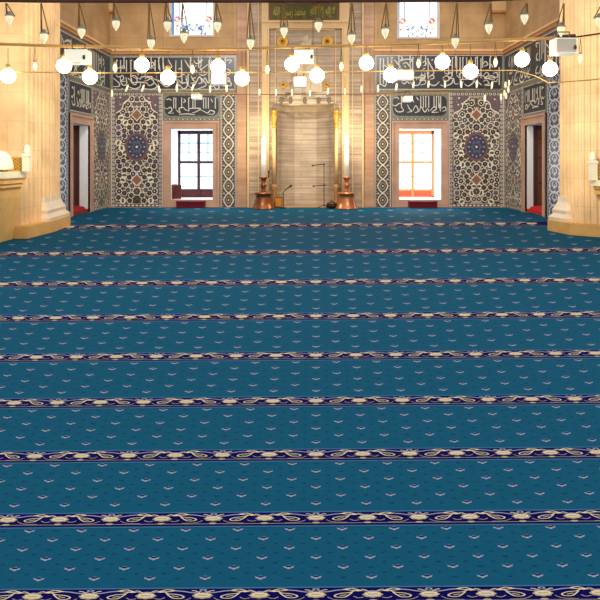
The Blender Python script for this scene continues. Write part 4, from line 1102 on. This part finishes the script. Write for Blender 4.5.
# slim candle-shaped glasses strung on the thin wires
def candle_glass(px, py, tilt, label, first=[None]):
    y = 9.282 if py < 91 else 9.472; loc = at(px, py, y); u = y/F
    if first[0] is None:
        t = thing('candle_glass', label, 'small lamp', loc, 'slim glass lamps strung on the thin wire')
        mb = MB(); mb.lathe([(.0001, -4*u), (.8*u, -3.6*u), (1.05*u, -1*u), (.9*u, 2.4*u), (.5*u, 3.2*u)], mat('slim_glass', (246, 236, 204), .2, .03, 6, emit=.45, emit_rgb=(255, 240, 200)), n=10); mb.build('glass_tube', t)
        mb = MB(); mb.lathe([(.7*u, 2.8*u), (.7*u, 3.8*u), (.0001, 4.4*u)], M_BRASS, n=8); mb.build('cap', t)
        mb = MB(); mb.tube([(0,0,4.2*u), (0,0,15*u)], .003, M_CORD, 5); mb.build('cord', t)
        first[0] = t
    else: t = copy_thing(first[0], loc, label)
    t.rotation_euler = (0, tilt, 0)
SL = [(112, 93, 0), (127, 88, .35), (143, 88, .3), (159, 89, -.2), (177, 88, 0), (193, 87, .3), (210, 89, 0), (226.5, 88, 0), (259.5, 92, 0), (276, 92, 0), (292, 92, 0), (310, 93, .1), (328, 91, .1), (345, 91, 0), (361.5, 89, 0),
      (378, 88.5, 0), (396.5, 87, .1), (413.5, 84.5, .1), (428.5, 84, .1), (445, 84, 0), (461, 84, -.1), (477, 84, .1), (492, 85, .1), (485, 98, 0), (501, 97, 0)]
DESC = ['at the left back corner, below the pear lamp', 'before the lower left of the left calligraphy band', 'over the top of the left flowered panel, right half', 'at the upper right corner of the left flowered panel', 'above the left small calligraphy panel, left half',
        'above the left small calligraphy panel, middle', 'above the left small calligraphy panel, right half', 'at the head of the left diamond tile strip', 'at the left mihrab moulding, near the wire', 'above the left gilt capital', 'over the left part of the niche hood', 'over the middle of the niche hood', 'over the right part of the niche hood',
        'above the right gilt capital', 'right of the right mihrab moulding', 'at the head of the right diamond tile strip', 'above the right small calligraphy panel, its left end', 'below the right calligraphy band, over the right small panel middle', 'above the right small calligraphy panel, right half', 'above the right flowered panel, its left corner',
        'above the right flowered panel, left of centre', 'above the right flowered panel, right of centre', 'above the right flowered panel, its right corner', 'hanging low over the right flowered panel, near its top', 'hanging low at the right back corner']
for (px, py, tl), de in zip(SL, DESC): candle_glass(px, py, tl, 'slim candle-shaped glass lamp '+de)
# cluster near the right corner
t = thing('lamp_cluster', 'small bunch of clear glass lamps hanging at the right back corner', 'lamp', at(507, 88, 9.26)); u = 9.26/F
for dx, dy, s_ in ((-1.5, -3, 1), (2, -5, .9), (1.2, 1.5, 1.1), (-2.6, 5, .9), (-1, 8, 1)):
    mb = MB(); mb.lathe([(.0001, -3.4*u*s_), (1.1*u*s_, -2.4*u*s_), (1.3*u*s_, 0), (.8*u*s_, 2*u*s_), (1.1*u*s_, 3*u*s_)], GLASS, (dx*u, 0, -dy*u), 10); mb.build('glass_bowl', t)
mb = MB(); mb.tube([(0,0,-8*u), (0,0,18*u)], .006, M_WIRE, 5)
for dx, dy in ((-1.5, -3), (2, -5), (1.2, 1.5), (-2.6, 5), (-1, 8)): mb.tube([(0, 0, (-dy+4)*u), (dx*u, 0, (-dy+2.8)*u)], .005, M_WIRE, 5)
mb.build('cord', t)

# box-shaped floodlights on the rails
FL_W = mat('flood_white', (246, 242, 226), .4, .02, 5, emit=.35, emit_rgb=(255, 246, 222))
FL_G = mat('flood_front', (226, 212, 194), .35, .12, 3)
FL_LIT = mat('flood_lit', (255, 252, 240), .4, 0, 5, emit=3., emit_rgb=(255, 248, 226))
FL_D = mat('flood_dark', (86, 70, 52), .5, .1, 5)
def flood(x0, y0, x1, y1, lab, front, depth=.22, y=8.72, knob=True, up=0):
    c = at((x0+x1)/2, (y0+y1)/2, y); w = (x1-x0)/2*y/F; h = (y1-y0)/2*y/F
    t = thing('floodlight', lab, 'floodlight', c)
    mb = MB(); b = .012
    mb.box((-w, 0, -h), (w, depth, h), FL_W)
    for a in (-1, 1):
        mb.box((a*w, -.02, -h), (a*(w-b), .0, h), FL_W); mb.box((-w, -.02, a*h), (w, .0, a*(h-b)), FL_W)
    mb.build('housing', t)
    mb = MB(); mb.box((-w+b, -.008, -h+b), (w-b, -.0005, h-b), front); mb.build('front_glass', t)
    if knob:
        mb = MB(); mb.lathe([(.0001, 0), (.018, 0), (.02, .012), (.0001, .016)], FL_D, n=10); mb.v = [(p[0]+w*.8, -p[2]-.008, p[1]*1.6-h*.2) for p in mb.v]; mb.build('knob', t)
    mb = MB()
    z1 = (up*y/F if up else .1)
    mb.tube([(-w*.6, depth/2, h), (-w*.6, depth/2, h+z1)], .008, M_WIRE, 6); mb.tube([(w*.6, depth/2, h), (w*.6, depth/2, h+z1)], .008, M_WIRE, 6); mb.tube([(-w*.6, depth/2, h+z1), (w*.6, depth/2, h+z1)], .008, M_WIRE, 6)
    mb.build('bracket', t)
flood(65, 49.5, 86.5, 62.5, 'white box spotlight hanging before the left side-wall calligraphy band', FL_W)
flood(294.5, 50, 313.5, 61.5, 'white box spotlight hanging from the rail before the niche axis', FL_W, up=3, y=9.09)
flood(294, 77, 306, 86.5, 'small square white spotlight low in front of the niche hood', FL_W, y=9.36, knob=False, up=6)
flood(211.5, 70, 224.5, 84, 'lit white spotlight box before the right end of the left calligraphy band', FL_LIT, y=9.36, knob=False, up=3)
flood(398, 70, 413.5, 78.5, 'small flat white spotlight before the right calligraphy band', FL_LIT, y=9.36, knob=False, up=3)
flood(191.5, 93, 200, 98.5, 'tiny white spotlight before the left small calligraphy panel', FL_W, y=9.52, knob=False, up=2)
flood(404.5, 96, 412.5, 101, 'tiny white spotlight before the right small calligraphy panel', FL_W, y=9.52, knob=False, up=6)
flood(555.5, 38, 577, 53.5, 'large grey-fronted spotlight hanging before the right pillar', FL_G, y=8.60)

# ------------------------------------------------------------------ light
w = bpy.data.worlds.new('world'); scn.world = w; w.use_nodes = True
bg = w.node_tree.nodes['Background']; bg.inputs[0].default_value = (1, .95, .88, 1); bg.inputs[1].default_value = 1.0
def spot(loc, target, power, col, size, name):
    l = bpy.data.lights.new(name, 'SPOT'); l.energy = power; l.color = col; l.spot_size = size; l.spot_blend = .8; l.shadow_soft_size = .4
    o = bpy.data.objects.new(name, l); COL.objects.link(o); o.location = loc
    o.rotation_euler = (Vector(target)-Vector(loc)).to_track_quat('-Z', 'Y').to_euler(); return o
# daylight thrown by each side window across to the strip beside the opposite pillar
spot((XR-.1, 19.9, 1.6), (XL, 18.2, 1.0), 1000, (.66, .8, 1), .17, 'daylight_from_right_window')
spot((XL+.1, 19.9, 1.6), (XR, 18.2, 1.0), 1000, (.66, .8, 1), .17, 'daylight_from_left_window')
for sx in (-1, 1): spot((sx*3.2, 13.5, 7.5), (sx*3.9, 23, 3.6), 2300, (1, .92, .80), 1.05, 'back_wall_fill')  # unseen spots added to brighten the back wall
# unseen warm spots added to brighten the pillars, besides the chandelier bulbs
spot((-2.6, 9.8, 3.4), (-6.1, 14.6, 3.4), 1200, (1, .89, .70), 1.25, 'pillar_fill')
spot((2.9, 9.8, 3.4), (6.1, 14.4, 3.4), 1200, (1, .89, .70), 1.25, 'pillar_fill')

# ------------------------------------------------------------------ camera and view
cam = bpy.data.cameras.new('camera'); co = bpy.data.objects.new('camera', cam); COL.objects.link(co)
co.location = (0, 0, EYE); co.rotation_euler = (PI/2, 0, 0)
cam.sensor_width = 36; cam.lens = F/600*36; cam.shift_x = -(CX-300)/600; cam.shift_y = -(300-CY)/600
cam.clip_end = 200
scn.camera = co
scn.view_settings.view_transform = 'Standard'; scn.view_settings.look = 'None'
